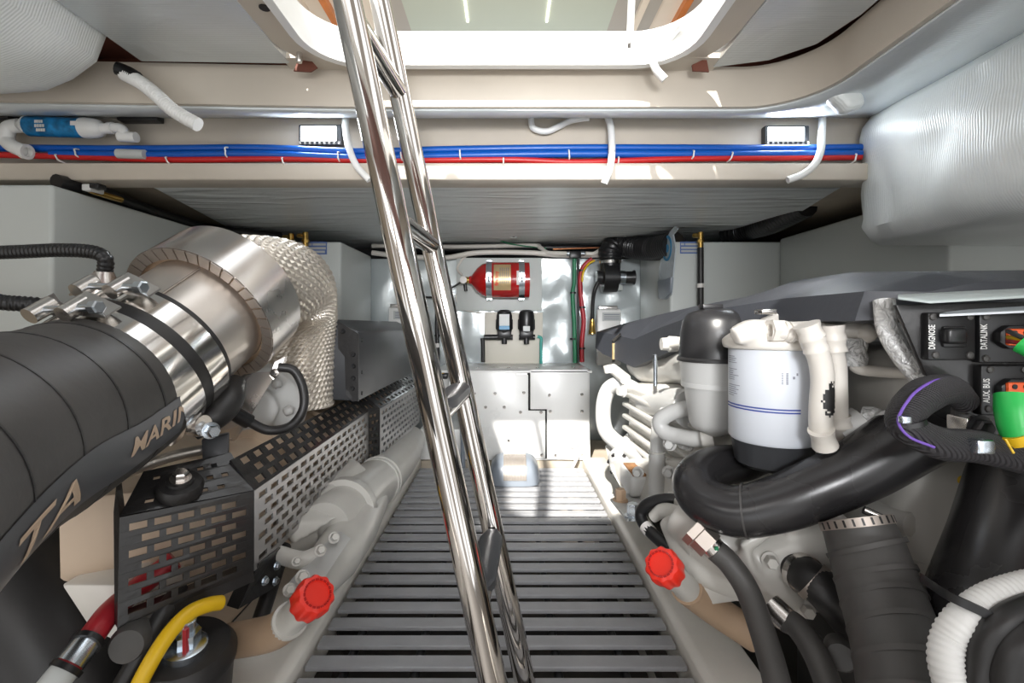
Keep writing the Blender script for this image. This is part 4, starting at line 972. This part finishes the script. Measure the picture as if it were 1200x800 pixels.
# ------------------------------------------------------------------ right engine
eR = thing('marine_engine', 'right engine with charcoal cover, white filter can and black connector panel', 'engine', (.85, 1.3, -.2))
st = [  # Y, inner x, z low, z shoulder, x shoulder, z top, x top
    (1.98, .37, -.115, -.045, .375, -.03, .44), (1.90, .385, -.135, -.045, .39, -.012, .46), (1.73, .462, -.172, -.066, .462, .022, .55),
    (1.45, .468, -.11, -.02, .468, .045, .575), (1.2, .475, -.05, .015, .475, .06, .60), (1.12, .48, -.03, .022, .482, .075, .625), (1.06, .485, -.02, .03, .49, .088, .635),
    (.90, .51, -.004, .042, .52, .092, .65), (.74, .54, -.004, .046, .555, .075, .66), (.70, .60, .0, .043, .62, .058, .70)]
rings = []
for Y, xi, zl, zs, xs, zt, xt in st:
    rings.append([Vector(p) for p in ((xi + .03, Y, Z(zl)), (xi, Y, Z(zl + .004)), (xs, Y, Z(zs)), (xt, Y, Z(zt)), (1.08, Y, Z(zt + .005)), (1.12, Y, Z(zl + .05)))])
cv = MB().loft(rings).build('engine_cover', 'charcoal', eR, label='faceted charcoal engine cover')
mb = MB().prism([V(718, 398, 1.84), V(728, 390, 1.79), V(728.5, 393, 1.79), V(721, 400, 1.83), V(721, 424, 1.83), V(718, 424, 1.84)], (-.004, -.004, 0)); mb.build('badge', 'steel', cv, label='thin silver badge')
MB().prism([V(719, 402, 1.835), V(720.6, 402, 1.83), V(720.6, 421, 1.83), V(719, 421, 1.835)], (-.006, -.005, 0)).build('badge_line', 'gold', cv)
# block
MB().box(.56, 1.1, 1.0, 1.85, .06, .52).build('engine_block', 'engine', eR, bevel=.03, seg=3)
MB().box(.66, 1.1, .78, 1.02, .10, .68).build('rear_housing', 'engine', eR, bevel=.04, seg=3)
# valve cover lumps under the charcoal cover
mb = MB().tube([V(728, 426, 1.84) + Vector((.06, 0, 0)), V(752, 434, 1.68) + Vector((.055, 0, 0)), V(784, 430, 1.45) + Vector((.04, 0, 0)), V(822, 428, 1.2) + Vector((.03, 0, 0))], [.045, .056, .052, .06, .054, .06, .054], 22, 14)
mb.build('valve_cover', 'engine', eR, remesh=.006)
mb = MB()
for px, py, Y in ((745, 442, 1.66), (762, 444, 1.55), (785, 446, 1.42), (800, 446, 1.36)): mb.ball(V(px, py, Y) + Vector((.085, 0, .004)), (.05, .09, .012))
mb.build('rusty_gasket', 'rust', eR, remesh=.006, label='rust stained joint')
MB().tube([V(768, 415, 1.42), V(768, 452, 1.42)], .006, 10, 2).build('stud', 'zinc', eR)
MB().tube([V(712, 428, 1.78), V(714, 436, 1.78)], .017, 12, 2).tube([V(718, 432, 1.8), V(733, 444, 1.7)], .02, 12, 3).build('coolant_union', 'engine', eR)
MB().tube([V(784, 403, 1.25), V(806, 400, 1.2)], .015, 16, 2).lathe(V(784, 403, 1.25), (-1, 0, 0), [(-.02, .02), (0, .021), (.004, .017), (.02, .016)], 20).build('breather_stub', 'engine', eR)
# front castings
mb = MB()
mb.prism([V(728, 450, 1.72), V(770, 449, 1.6), V(800, 450, 1.4), V(800, 462, 1.38), V(764, 465, 1.5), V(758, 480, 1.52), V(740, 470, 1.68), V(726, 460, 1.75)], (.12, .06, 0))
mb.prism([V(758, 455, 1.55), V(764, 464, 1.5), V(764, 484, 1.5), V(776, 487, 1.45), V(772, 496, 1.45), V(752, 482, 1.55)], (.1, .05, 0))
mb.build('thermostat_housing', 'engine', eR, remesh=.006)
MB().tube([V(762, 474, 1.62), V(788, 474, 1.4), V(812, 480, 1.2)], .05, 20, 4).build('turbo_pipe', 'engine_grey', eR)
mb = MB()
a, b_ = Vector((.435, 1.74, Z(-.36))), Vector((.47, 1.15, Z(-.36)))
dl = (b_ - a).normalized(); up = Vector((0, 0, 1)); ot = dl.cross(up)
mb.obox(a.lerp(b_, .5) + Vector((.08, 0, 0)), dl, ot, up, (b_ - a).length / 2, .07, .125)
for k in range(6):
    mb.obox(a.lerp(b_, .5) + up * (.10 - .042 * k) + Vector((.005, 0, 0)), dl, ot, up, (b_ - a).length / 2 + .006, .017, .007)
mb.build('intercooler', 'engine', eR, bevel=.005, label='ribbed white intercooler casting')
for yy, zz in ((1.7, -.25), (1.7, -.47), (1.3, -.25), (1.18, -.30), (1.18, -.47)):
    MB().bolt(Vector((.425 + (1.74 - yy) * .06 - .008, yy, Z(zz))), (-1, -.3, 0), .016, .02).build('casting_bolt', 'engine_grey', eR)
def etube(pts, r, name, m, n=18, **k): return MB().tube([V(*p) for p in pts], r, n, 8).build(name, m, eR, **k)
etube([(770, 472, 1.62), (746, 458, 1.7), (728, 450, 1.76), (714, 455, 1.8), (708, 470, 1.8), (707, 490, 1.8), (711, 506, 1.78), (724, 519, 1.72), (740, 528, 1.65), (760, 540, 1.55)], .0285, 'coolant_pipe', 'engine_grey')
etube([(822, 474, 1.12), (805, 478, 1.15), (788, 483, 1.17), (775, 491, 1.18), (774, 499, 1.18), (781, 507, 1.17), (795, 511, 1.15), (812, 514, 1.12), (832, 514, 1.1)], .019, 'coolant_pipe', 'engine_grey')
MB().tube([V(822, 513, 1.09), V(836, 512, 1.08)], .022, 16, 2).build('pipe_union', 'engine', eR)
etube([(772, 490, 1.3), (770, 530, 1.3), (770, 582, 1.28)], .019, 'upright_pipe', 'engine_grey')
MB().tube([V(770, 532, 1.295), V(769.5, 584, 1.275)], .0215, 18, 2).build('pipe_sleeve', 'engine_grey', eR)
for py in (530, 537, 557): MB().ring(V(770, py, 1.295), (0, 0, 1), .019, .0228, .004, 20).build('sleeve_ring', 'engine', eR)
# alternator, belt plate and small box low at the front
tA = V(736, 548, 1.68)
mb = MB().lathe(tA, (-.5, -.5, -.35), [(-.12, .075), (-.03, .08), (.0, .08), (.012, .07), (.03, .055), (.035, .02)], 32); mb.build('alternator', 'engine_grey', eR)
for k in range(9):
    a_ = 2 * math.pi * k / 9; x, y, d = frame(Vector((-.5, -.5, -.35)))
    MB().obox(tA + d * .008 + (x * math.cos(a_) + y * math.sin(a_)) * .06, x * math.cos(a_) + y * math.sin(a_), y * math.cos(a_) - x * math.sin(a_), d, .012, .006, .012).build('cooling_slot', 'black_paint', eR)
mb = MB().prism([V(708, 522, 1.8), V(720, 516, 1.78), V(722, 535, 1.72), V(738, 562, 1.56), V(737, 584, 1.5), V(730, 578, 1.52), V(716, 552, 1.66)], (.03, .02, 0)); mb.build('alternator_bracket', 'engine', eR, bevel=.006)
MB().box(*wbox(739, 764, 558, 584, 1.38, .14)).build('control_box', 'engine_grey', eR, bevel=.012, seg=3)
MB().box(*wbox(742, 760, 556, 560, 1.385, .12)).build('box_gasket', 'rust', eR, bevel=.003)
mb = MB().prism([V(712, 540, 1.75), V(735, 590, 1.45), V(790, 600, 1.2), V(800, 540, 1.2)], (.1, .1, 0)); mb.build('front_cover', 'engine', eR, bevel=.01)
for px, py in ((785, 520), (784, 553), (748, 553)): MB().bolt(V(px, py, 1.17 if px > 760 else 1.36), (-.5, -1, .1), .012, .018).build('cover_bolt', 'engine_grey', eR)
mb = MB().prism([V(715, 587, 1.38), V(745, 578, 1.45), V(760, 600, 1.3), V(735, 612, 1.2)], (0, 0, .008)); mb.build('mount_plate', 'engine_grey', eR, bevel=.002)
for px, py, Y, c in ((727, 588, 1.36, 'tan_pad'), (742, 607, 1.22, 'zinc')): MB().bolt(V(px, py, Y), (0, 0, 1), .016, .03).build('mount_bolt', c, eR)
# crankcase breather: black dome on a white cup
cD = Vector((V(838, 400, 1.07).x, 1.07, 0)); zd = lambda py: H + (CY - py) / F * 1.0
dm = MB().lathe(cD, (0, 0, 1), [(zd(421), .0775), (zd(417), .077), (zd(390), .0735), (zd(376), .069), (zd(367), .058), (zd(362), .04), (zd(360), .015)], 48).build('breather_dome', 'plastic_black', eR, label='glossy black dome')
MB().box(*wbox(824, 848, 356, 362, 1.05, .03)).build('dome_tab', 'plastic_black', dm, bevel=.003)
MB().lathe(cD, (0, 0, 1), [(zd(426), .081), (zd(423), .0815), (zd(421), .079)], 48).build('dome_seal', 'rubber', eR)
MB().lathe(cD, (0, 0, 1), [(zd(520), .012), (zd(510), .048), (zd(503), .055), (zd(460), .0655), (zd(452), .0712), (zd(427), .0755), (zd(424), .08)], 48).build('breather_cup', 'engine_grey', eR)
MB().ring(cD + Vector((0, 0, zd(458))), (0, 0, 1), .064, .0722, .010, 48).build('cup_step', 'engine_grey', eR)
# spin-on fuel filter
cF = Vector((V(905, 460, .9).x, .9, 0)); zf = lambda py: H + (CY - py) / F * .828
RF = .0755
can = MB().lathe(cF, (0, 0, 1), [(zf(526), RF * .94), (zf(522), RF), (zf(404), RF), (zf(402), RF * .97)], 64).build('filter_can', 'can', eR, label='white filter can with blue lines and small print')
MB().lathe(cF, (0, 0, 1), [(zf(560), .052), (zf(555), .062), (zf(529), .068), (zf(526), .071)], 40, lobes=(12, .04)).build('filter_bowl', 'cover_grey', eR)
vdir = math.atan2(-.9, -cF.x)
def can_patch(a0, a1, z0, z1, rr=RF + .0008):
    return [[Vector((cF.x + rr * math.cos(vdir + a0 + (a1 - a0) * k / 8), cF.y + rr * math.sin(vdir + a0 + (a1 - a0) * k / 8), z)) for z in (z0, z1)] for k in range(9)]
mb = MB()
for py in (480.5, 484): mb.loft(can_patch(-1.35, .60, zf(py + .9) + .0, zf(py - .9)), cap=False, closed=False)
mb.build('blue_line', 'print_blue', can)
mb = MB(); random.seed(3)
for blk0, n in ((420, 4), (436, 6), (456, 6)):
    for k in range(n):
        py = blk0 + k * 2.6; mb.loft(can_patch(-1.25, -1.25 + random.uniform(.25, .5), zf(py + .8), zf(py)), cap=False, closed=False)
for a_ in (.18, .28):
    for k in range(7): mb.loft(can_patch(a_, a_ + .045, zf(437 + k * 2 + 1.3), zf(437 + k * 2)), cap=False, closed=False)
mb.loft(can_patch(.42, .47, zf(444), zf(441)), cap=False, closed=False).loft(can_patch(.50, .54, zf(440), zf(437)), cap=False, closed=False)
mb.build('fine_print', 'print_dark', can)
mb = MB().lathe(cF, (0, 0, 1), [(zf(411), .085), (zf(400), .088), (zf(394), .078), (zf(388), .06), (zf(383), .05)], 48)
mb.tube([V(860, 395, .85), V(880, 388, .85), V(920, 388, .85)], [.017, .022, .02], 18, 4)
mb.prism([V(870, 386, .88), V(915, 366, .9), V(916, 386, .88)], (0, .03, 0))
mb.build('filter_head', 'hose_cream', eR, remesh=.005)
MB().tube([V(905, 388, .82), V(945, 390, .80)], .014, 18, 2).ring(V(902, 387, .82), (1, 0, 0), .012, .02, .02, 6).ring(V(917, 388, .815), (1, 0, 0), .013, .018, .006, 24).ring(V(924, 389, .81), (1, 0, 0), .013, .018, .006, 24).build('banjo_union', 'hose_cream', eR)
MB().tube([V(925, 388, .83), V(975, 386, .83), V(1000, 388, .82), V(1016, 390, .81)], .0165, 18, 5).ball(V(1014, 390, .81), .018).build('manifold_pipe', 'hose_cream', eR)
MB().box(*wbox(893, 912, 362, 368, .86, .03)).build('bracket_clip', 'steel', eR, bevel=.003)
ph = etube([(948, 388, .78), (952, 402, .78), (960, 420, .78), (964, 445, .78), (962, 475, .78), (962, 500, .78), (967, 520, .79)], .0172, 'fuel_hose', 'hose_cream')
ph2 = etube([(975, 385, .80), (976, 405, .80), (980, 430, .80), (981, 460, .80), (982, 490, .81), (986, 520, .83)], .0155, 'fuel_hose', 'hose_cream')
def collar(par, p, q, r, m='hose_cream', n='hose_collar'): MB().tube([V(*p), V(*q)], [r * 1.06, r * .92, r * 1.06], 18, 4).build(n, m, par)
collar(ph, (945, 380, .775), (952, 396, .775), .019); collar(ph, (952, 396, .775), (957, 411, .775), .0185); collar(ph, (962, 503, .775), (967, 522, .785), .0185)
collar(ph2, (974, 381, .795), (976, 398, .795), .019); collar(ph2, (976, 397, .795), (978, 412, .795), .0185); collar(ph2, (982, 487, .81), (984, 500, .81), .018)
# chipped patch on the first hose
mb = MB(); cc = V(965, 467, .78)
random.seed(11)
for i in range(-9, 10):
    for j in range(-5, 6):
        if (i / 9) ** 2 + (j / 5) ** 2 + random.uniform(-.35, .35) < .75:
            a0, a1 = -math.pi / 2 + .15 + j * .16, -math.pi / 2 + .15 + (j + 1) * .16
            z0, z1 = cc.z + i * .0034 - .0003, cc.z + (i + 1) * .0034
            cxx = V(963, 467, .78); rr = .0179
            mb.add([(cxx.x + rr * math.cos(a), .78 + rr * math.sin(a), z) for a, z in ((a0, z0), (a1, z0), (a1, z1), (a0, z1))], [(0, 1, 2, 3)])
mb.build('chipped_patch', 'rubber', ph, smooth=False, label='black patch where the paint has chipped')
MB().tube([V(1000, 396, .82), V(1000, 412, .82), V(1001, 428, .82)], [.019, .021, .019, .021, .018], 24, 8).build('taped_elbow', 'lump', eR, label='foil taped elbow')
etube([(1000, 428, .82), (1010, 433, .81), (1040, 436, .80), (1075, 438, .78), (1100, 443, .78)], .0095, 'return_pipe', 'hose_cream')
MB().lathe(V(1060, 470, .92), (-.35, -1, .15), [(-.15, .13), (.0, .135), (.012, .12), (.016, .05)], 48).build('air_filter', 'engine_grey', eR, label='round grey housing behind the pipes')
MB().box(*wbox(1008, 1078, 376, 470, .95, .08)).build('rear_plate', 'engine_grey', eR, bevel=.01)
MB().box(*wbox(985, 1100, 470, 560, 1.0, .1)).build('wiring_bay', 'plastic_black', eR, bevel=.01)
mb = MB().lathe(V(1004, 500, .82), (.8, -.2, .55), [(-.03, .028), (.012, .03), (.014, .024)], 28, lobes=(16, .06)); mb.build('ribbed_connector', 'engine_grey', eR)
MB().tube([V(1010, 487, .82), V(1032, 492, .80), V(1052, 497, .76)], [.017, .02, .017, .02, .018], 20, 8).build('taped_pipe', 'lump', eR)
etube([(1030, 478, .9), (1055, 466, .88), (1075, 462, .85)], .014, 'brown_pipe', 'tan_pad')
etube([(1036, 352, .72), (1040, 385, .71), (1056, 415, .70), (1078, 442, .69)], .014, 'taped_loom', 'lump')
# lower castings
mb = MB().tube([V(798, 600, .98), V(835, 630, .93), (V(880, 650, .90)), V(930, 640, .88), V(985, 600, .86)], [.05, .055, .05, .06, .05], 20, 8)
mb.tube([V(880, 640, .92), V(900, 680, .88), V(935, 705, .86), V(945, 718, .86)], [.06, .05, .02, .012], 16, 6)
mb.ball(V(905, 655, .92), (.085, .06, .085)).tube([V(800, 610, 1.0), V(815, 660, .94), V(860, 690, .92), V(868, 700, .92)], [.05, .03, .02, .012], 14, 5)
mb.prism([V(795, 590, 1.02), V(990, 575, .92), V(990, 640, .92), V(900, 700, .94), V(850, 680, .98), V(800, 640, 1.02)], (0, .08, 0))
for pts in ([(868, 640, .845), (905, 622, .84), (950, 618, .835), (985, 632, .83)], [(860, 660, .86), (885, 635, .845), (930, 606, .83), (975, 596, .83)], [(872, 632, .85), (882, 668, .845), (915, 700, .85)]):
    mb.tube([V(*p) for p in pts], .0085, 10, 6)
mb.build('water_pump', 'engine', eR, remesh=.006, label='cream cast water pump housing')
for px, py, Y in ((902, 656, .845), (983, 612, .84), (944, 713, .845)): MB().bolt(V(px, py, Y), (-.3, -1, .2), .011, .02).build('pump_bolt', 'engine', eR)
mb = MB().tube([V(805, 622, .95), V(822, 640, .92)], .03, 20, 2); mb.build('pump_boss', 'engine', eR)
mb = MB().prism([V(1034, 605, .81), V(1064, 588, .81), V(1092, 598, .81), V(1097, 610, .81), V(1095, 672, .81), V(1068, 676, .81), V(1038, 650, .81)], (.0, .12, 0)); mb.build('rear_cover', 'engine', eR, bevel=.014, seg=3)
MB().prism([V(1076, 603, .80), V(1089, 601, .80), V(1090, 668, .80), V(1077, 672, .80)], (0, .02, 0)).build('cover_flange', 'engine', eR, bevel=.006)
MB().lathe(V(1062, 612, .80), (.3, -1, 0), [(-.03, .018), (.008, .02), (.012, .012)], 24).build('cover_boss', 'engine', eR)
MB().lathe(V(1070, 662, .80), (-.2, -1, 0), [(-.02, .02), (.006, .021), (.01, .014), (.02, .013)], 20).build('cover_boss', 'engine', eR)
MB().box(*wbox(980, 1140, 540, 690, .98, .1)).build('flywheel_housing', 'engine', eR, bevel=.03, seg=3)
d_ = Vector((-.5, -1, .1)); cO = V(1122, 603, .86)
MB().lathe(cO, d_, [(-.1, .07), (0, .068), (.006, .06)], 40).build('end_cover', 'engine', eR)
MB().ring(cO, d_, .050, .053, .0075, 40).build('end_seal', 'print_blue', eR)
MB().lathe(V(1116, 598, .84), d_, [(0, .007), (.004, .005)], 12).build('end_screw', 'tan_pad', eR)
MB().box(.60, 1.05, .72, 1.0, -.2, .12).build('sump', 'rubber', eR, bevel=.02)
# connector panel
tp = thing('connector_panel', 'black connector panel with sockets and white lettering, right edge', 'panel', V(1150, 515, .70))
YP = .66
pl = [(1050, 357), (1250, 352), (1250, 517), (1137, 517), (1119, 490), (1120, 446), (1086, 440)]
MB().prism([V(px, py, YP) for px, py in pl], (.0, .008, 0)).build('back_plate', 'black_paint', tp, bevel=.002)
MB().prism([V(1052, 351, .645), V(1090, 356, .625), V(1260, 346, .60), V(1260, 338, .66), V(1140, 344, .69), V(1052, 348, .69)], (0, 0, .004)).build('top_shelf', 'shelf_grey', tp, bevel=.0015, label='grey folded top edge')
MB().prism([V(1101, 369, YP - .004), V(1135, 365, YP - .004), V(1250, 358, YP - .004), V(1250, 364, YP - .03), V(1101, 371, YP - .022)], (0, 0, .003)).build('light_strip', 'shelf_light', tp)
PX, PZ = Vector((1, 0, 0)), Vector((0, 0, 1))
def module(px0, px1, py0, py1, word, tx, ty0, ty1):
    mb = MB().box(*wbox(px0, px1, py0, py1, YP - .012, .014)); o = mb.build('socket_plate', 'plastic_black', tp, bevel=.003)
    p = V(tx, ty1, YP - .0128); hgt = V(tx, ty0, YP).z - V(tx, ty1, YP).z
    vs, fs = text_mesh(word, .012, .0002); wd = max(v.x for v in vs); ht = max(v.y for v in vs)
    sx = hgt / wd; tw = .0094 / ht
    MB().add([p + PZ * v.x * sx - PX * v.y * tw for v in vs], fs).build('lettering', 'white_text', o, smooth=False, label='white letters ' + word)
    return o
m1 = module(1088, 1144, 366, 422, 'DIAGNOSE', 1096, 381, 409)
m2 = module(1148, 1240, 364, 425, 'DATALINK', 1157, 380, 409)
m3 = module(1150, 1240, 428, 487, 'AUX. BUS', 1160, 444, 472)
for m_, px, py in ((m1, 1096, 416), (m1, 1093, 371), (m1, 1136, 371), (m1, 1136, 416), (m3, 1158, 479), (m3, 1160, 433), (m2, 1155, 371), (m2, 1155, 420), (m3, 1200, 433)):
    MB().lathe(V(px, py, YP - .012), (0, -1, 0), [(0, .005), (.002, .0045), (.003, .003)], 16).build('screw', 'rubber_grey', m_)
MB().box(*wbox(1112, 1136, 384, 403, YP - .026, .016)).build('plug_cap', 'plastic_black', m1, bevel=.005, seg=3)
MB().box(*wbox(1106, 1135, 382, 407, YP - .016, .006)).build('cap_base', 'plastic_black', m1, bevel=.004)
for m_, cy_, x0 in ((m2, 395, 1172), (m3, 458, 1174)):
    MB().prism([V(x0, cy_ - 6, YP - .022), V(x0 + 12, cy_ - 14, YP - .022), V(1240, cy_ - 14, YP - .022), V(1240, cy_ + 14, YP - .022), V(x0 + 12, cy_ + 14, YP - .022), V(x0, cy_ + 6, YP - .022)], (0, .02, 0)).build('socket_body', 'plastic_black', m_, bevel=.003)
    MB().box(*wbox(1182, 1240, cy_ - 10, cy_ + 10, YP - .026, .006)).build('seal', 'orange', m_, bevel=.003, label='orange seal')
    for k in range(4):
        for q in (-5, 5): MB().lathe(V(1189 + 13 * k, cy_ + q, YP - .026), (0, -1, 0), [(0, .0034), (.001, .0034)], 10).build('pin_hole', 'rubber', m_)
for pts, m_, lab in (([(1182, 388, .628), (1195, 394, .60), (1215, 400, .585)], 'rubber_grey', 'grey wire at the upper orange socket'), ([(1182, 395, .628), (1193, 397, .605), (1213, 402, .59)], 'yellow', 'yellow wire at the upper orange socket'), ([(1182, 400, .628), (1192, 401, .605), (1212, 405, .59)], 'cable_red', 'red wire at the upper orange socket')):
    bt('wire', pts, .003, m_, lab, 'wire')
bt('taped_harness', [(1196, 402, .595), (1212, 410, .585), (1235, 420, .57)], .012, 'green', 'green taped harness leaving the upper orange socket at the right edge', 'cable')
o = MB().tube([V(1186, 462, .60), V(1188, 480, .595), V(1192, 500, .59), V(1196, 516, .585)], [.017, .0185, .0185, .016], 24, 5).build('taped_harness', 'green', label='green taped harness hanging from the lower orange socket', cat='cable')
MB().tube([V(1189, 508, .587), V(1196, 520, .585)], [.0165, .013], 18, 3).build('tape_end', 'yellow', o, label='yellow tape end')
MB().tube([V(1178, 514, .575), V(1188, 531, .57)], .0014, 6, 2).build('loose_thread', 'yellow', o)
mb = MB().box(*wbox(1133, 1163, 490, 513, YP - .03, .03)); o = mb.build('bolt_plate', 'steel', tp, bevel=.002)
MB().bolt(V(1147, 501, YP - .03), (0, -1, 0), .0125, .01).build('bolt', 'plastic_black', o)
# braided loom
o = MB().tube([V(1130, 470, .645), V(1112, 456, .63), V(1085, 462, .615), V(1064, 480, .605), V(1058, 496, .60), V(1075, 508, .60), V(1105, 520, .60), V(1150, 524, .60), V(1230, 545, .60)], [.016, .019, .022, .02, .018, .019, .0205, .0205, .02], 28, 8).build('braided_loom', 'braid', label='black braided cable loom bending round under the connector panel', cat='cable')
MB().tube([V(1118, 443, .62), V(1095, 446, .606), V(1072, 460, .592), V(1056, 482, .585), V(1053, 496, .582), V(1066, 512, .582), V(1095, 524, .58)], .0017, 8, 6).build('tracer_thread', 'purple', o, label='purple thread')
MB().ring(V(1061, 494, .601), V(1075, 508, .60) - V(1064, 480, .605), .0185, .021, .006, 28).build('cable_tie', 'plastic_black', o)
MB().box(*wbox(1058, 1070, 488, 497, .572, .008)).build('tie_head', 'zinc', o, bevel=.002)
MB().box(*wbox(1146, 1168, 516, 533, .57, .02)).build('clip', 'zinc', o, bevel=.003, label='grey plastic clip')
bt('dip_tube', [(1078, 545, .82), (1105, 553, .80), (1128, 563, .78)], .0075, 'yellow', 'yellow tube glimpsed between the big black hose and the black pipe', 'tube')
# big hoses
o = MB().tube([V(905, 528, 1.04), V(872, 541, 1.0), V(838, 547, .95), V(815, 563, .90), V(826, 586, .86), V(864, 599, .825), V(912, 590, .80), V(960, 571, .785), V(1010, 548, .775), V(1060, 517, .77), V(1100, 495, .78), V(1140, 475, .80)], [.036, .038, .040, .041, .042, .043, .046, .048, .052, .054, .055], 36, 8).build('coolant_hose', 'rubber_gloss', label='thick smooth black hose sweeping in a bend under the white filter can', cat='hose')
MB().ring(V(872, 598, .822), V(912, 590, .80) - V(826, 586, .86), .038, .0455, .003, 36).build('seam', 'rubber_grey', o)
o = MB().tube([V(1003, 612, .74), V(1014, 640, .725), V(1030, 690, .69), V(1052, 760, .63), V(1068, 840, .58)], [.048, .051, .053, .053, .053], 40, 16)
o = o.build('ribbed_hose', 'rubber_grey', label='dull black ribbed hose running down to the bottom edge, right of centre', cat='hose')
ph_ = [V(1003, 612, .74), V(1014, 640, .725), V(1030, 690, .69), V(1052, 760, .63), V(1068, 840, .58)]
pp, LL = resample(smooth_path(ph_, 12), .004)
for k in range(8, len(pp) - 3, 9): MB().ring(pp[k], pp[k + 1] - pp[k] + Vector((.0008, 0, 0)), .050, .0552, .007, 40).build('ply_ridge', 'rubber_grey', o)
oc = MB().ring(V(1001, 607, .743), ph_[1] - ph_[0], .047, .0505, .013, 48).build('hose_clamp', 'shield_ring', o)
for k in range(26):
    a_ = 2 * math.pi * k / 26; x, y, d = frame(ph_[1] - ph_[0]); q = V(1001, 607, .743) + d * .0065 + (x * math.cos(a_) + y * math.sin(a_)) * .0505
    if q.y < .75: MB().obox(q, d, x * -math.sin(a_) + y * math.cos(a_), x * math.cos(a_) + y * math.sin(a_), .005, .0015, .0006).build('clamp_slot', 'plastic_black', oc)
MB().tube([V(1012, 597, .72), V(1034, 607, .71)], .006, 10, 2).build('clamp_screw', 'steel', oc)
o = MB().tube([V(932, 664, .84), V(950, 678, .80), V(975, 700, .78), V(1010, 740, .80)], [.028, .03, .032, .034], 26, 6).build('branch_hose', 'rubber', label='short black hose with two clamps beside the ribbed hose', cat='hose')
for p, q, m_ in (((938, 669, .828), (944, 674, .815), 'steel'), ((950, 678, .80), (958, 685, .793), 'shield_ring')):
    MB().tube([V(*p), V(*q)], .0335, 30, 2).build('hose_clamp', m_, o)
# big black pipe right
o = MB().tube([V(1214, 520, .70), V(1214, 560, .68), V(1208, 640, .65), V(1198, 720, .635), V(1196, 780, .62), V(1200, 850, .61)], [.06, .072, .085, .10, .105, .11], 44, 8).build('intake_pipe', 'rubber_gloss', label='huge smooth black pipe at the right edge with a white conduit strapped on', cat='pipe')
pts = [(1078, 676, .56), (1110, 697, .53), (1150, 716, .515), (1185, 733, .51), (1240, 755, .51)]
mb = MB(); rings = []
for p in smooth_path([V(*q) for q in pts], 6): rings.append([p + Vector(q) for q in ((0, 0, .0055), (0, -.003, .005), (0, -.003, -.005), (0, 0, -.0055))])
mb.loft(rings).build('strap', 'plastic_black', label='black cable tie strapped over the white ribbed conduit', cat='strap')
conduit([(1250, 678, .54), (1200, 688, .54), (1160, 702, .535), (1128, 725, .53), (1112, 748, .53), (1108, 775, .525), (1116, 810, .52), (1122, 840, .52)], .0155, 'white ribbed conduit curving against the huge black pipe, bottom right', corr=(.07, .0062), name='ribbed_conduit')
bt('sheathed_cable', [(1250, 700, .52), (1205, 712, .515), (1175, 728, .51), (1155, 755, .51), (1148, 790, .51), (1150, 840, .5)], .0135, 'rubber', 'thick black cable inside the bend of the white ribbed conduit', 'cable')
bt('sheathed_cable', [(1260, 735, .5), (1210, 745, .5), (1185, 765, .5), (1178, 800, .5), (1180, 840, .5)], .02, 'rubber', 'thicker black cable in the bottom right corner', 'cable')
# oil hoses
def oil_hose(pts, r, lab, f0, f1, rf):
    o = MB().tube([V(*p) for p in pts], r, 24, 8).build('oil_hose', 'rubber_grey', label=lab, cat='hose')
    MB().tube([V(*f0), V(*f1)], rf, 22, 2).build('ferrule', 'steel', o)
    return o
o = oil_hose([(838, 644, .83), (855, 660, .82), (875, 690, .80), (892, 735, .76), (908, 790, .71), (920, 850, .66)], .0195, 'long grey black hose from the steel nut, beside the right red cap', (826, 632, .845), (842, 648, .83), .0195)
MB().lathe(V(820, 627, .85), V(842, 648, .83) - V(826, 632, .845), [(-.016, .028), (-.002, .028), (0, .025), (.024, .025)], 6).build('hex_nut', 'shield_ring', o)
MB().box(*wbox(838, 842, 641, 645, .806, .004)).build('green_mark', 'green_hose', o)
oil_hose([(920, 726, .78), (935, 735, .76), (955, 765, .72), (970, 800, .69), (985, 850, .65)], .0185, 'shorter grey black hose with a pale ferrule, between the long hose and ribbed hose', (903, 708, .80), (924, 728, .775), .0195)
o = bt('steering_hose', [(818, 606, 1.02), (805, 590, 1.05), (782, 585, 1.07), (760, 590, 1.09), (751, 602, 1.1), (756, 616, 1.08), (772, 632, 1.04), (792, 648, 1.0), (810, 660, .97)], .0135, 'plastic_black', 'black hose looping in a ring above the right red cap', 'hose')
MB().tube([V(756, 616, 1.08), V(762, 623, 1.065)], .0142, 16, 2).build('band', 'nylon', o)
MB().tube([V(765, 606, 1.07), V(778, 598, 1.05), V(800, 605, 1.0)], [.012, .016, .02], 16, 5).build('stub_pipe', 'engine', eR)
mb = MB().prism([V(795, 612, .97), V(822, 624, .90), V(820, 650, .88), V(806, 640, .90), V(798, 628, .95)], (.01, .04, 0)).build('pump_guard', 'engine', eR, bevel=.008)
cap = V(776, 662, .84); base = V(806, 690, .93)
red_cap(eR, cap, base, .030)
MB().lathe(base, cap - base, [(-.005, .025), (.02, .025), (.03, .023), ((cap - base).length - .03, .023)], 28).build('filler_neck', 'engine', eR)
MB().ring(base, cap - base, .022, .03, .01, 28).build('neck_collar', 'tan_pad', eR)
MB().tube([base, V(835, 712, .95), V(885, 745, .95)], .03, 22, 4).build('filler_tube', 'tan_pad', eR)
MB().prism([V(815, 690, .92), V(868, 684, .90), V(875, 703, .90), V(825, 710, .92)], (0, .03, 0)).build('bed_bracket', 'engine', eR, bevel=.003)
MB().lathe(V(985, 768, .72), (-.6, -1, .3), [(-.04, .02), (0, .022), (.008, .018), (.009, .004)], 24).build('rubber_plug', 'rubber_grey', label='grey rubber plug just left of the ribbed hose, near the bottom edge', cat='plug')
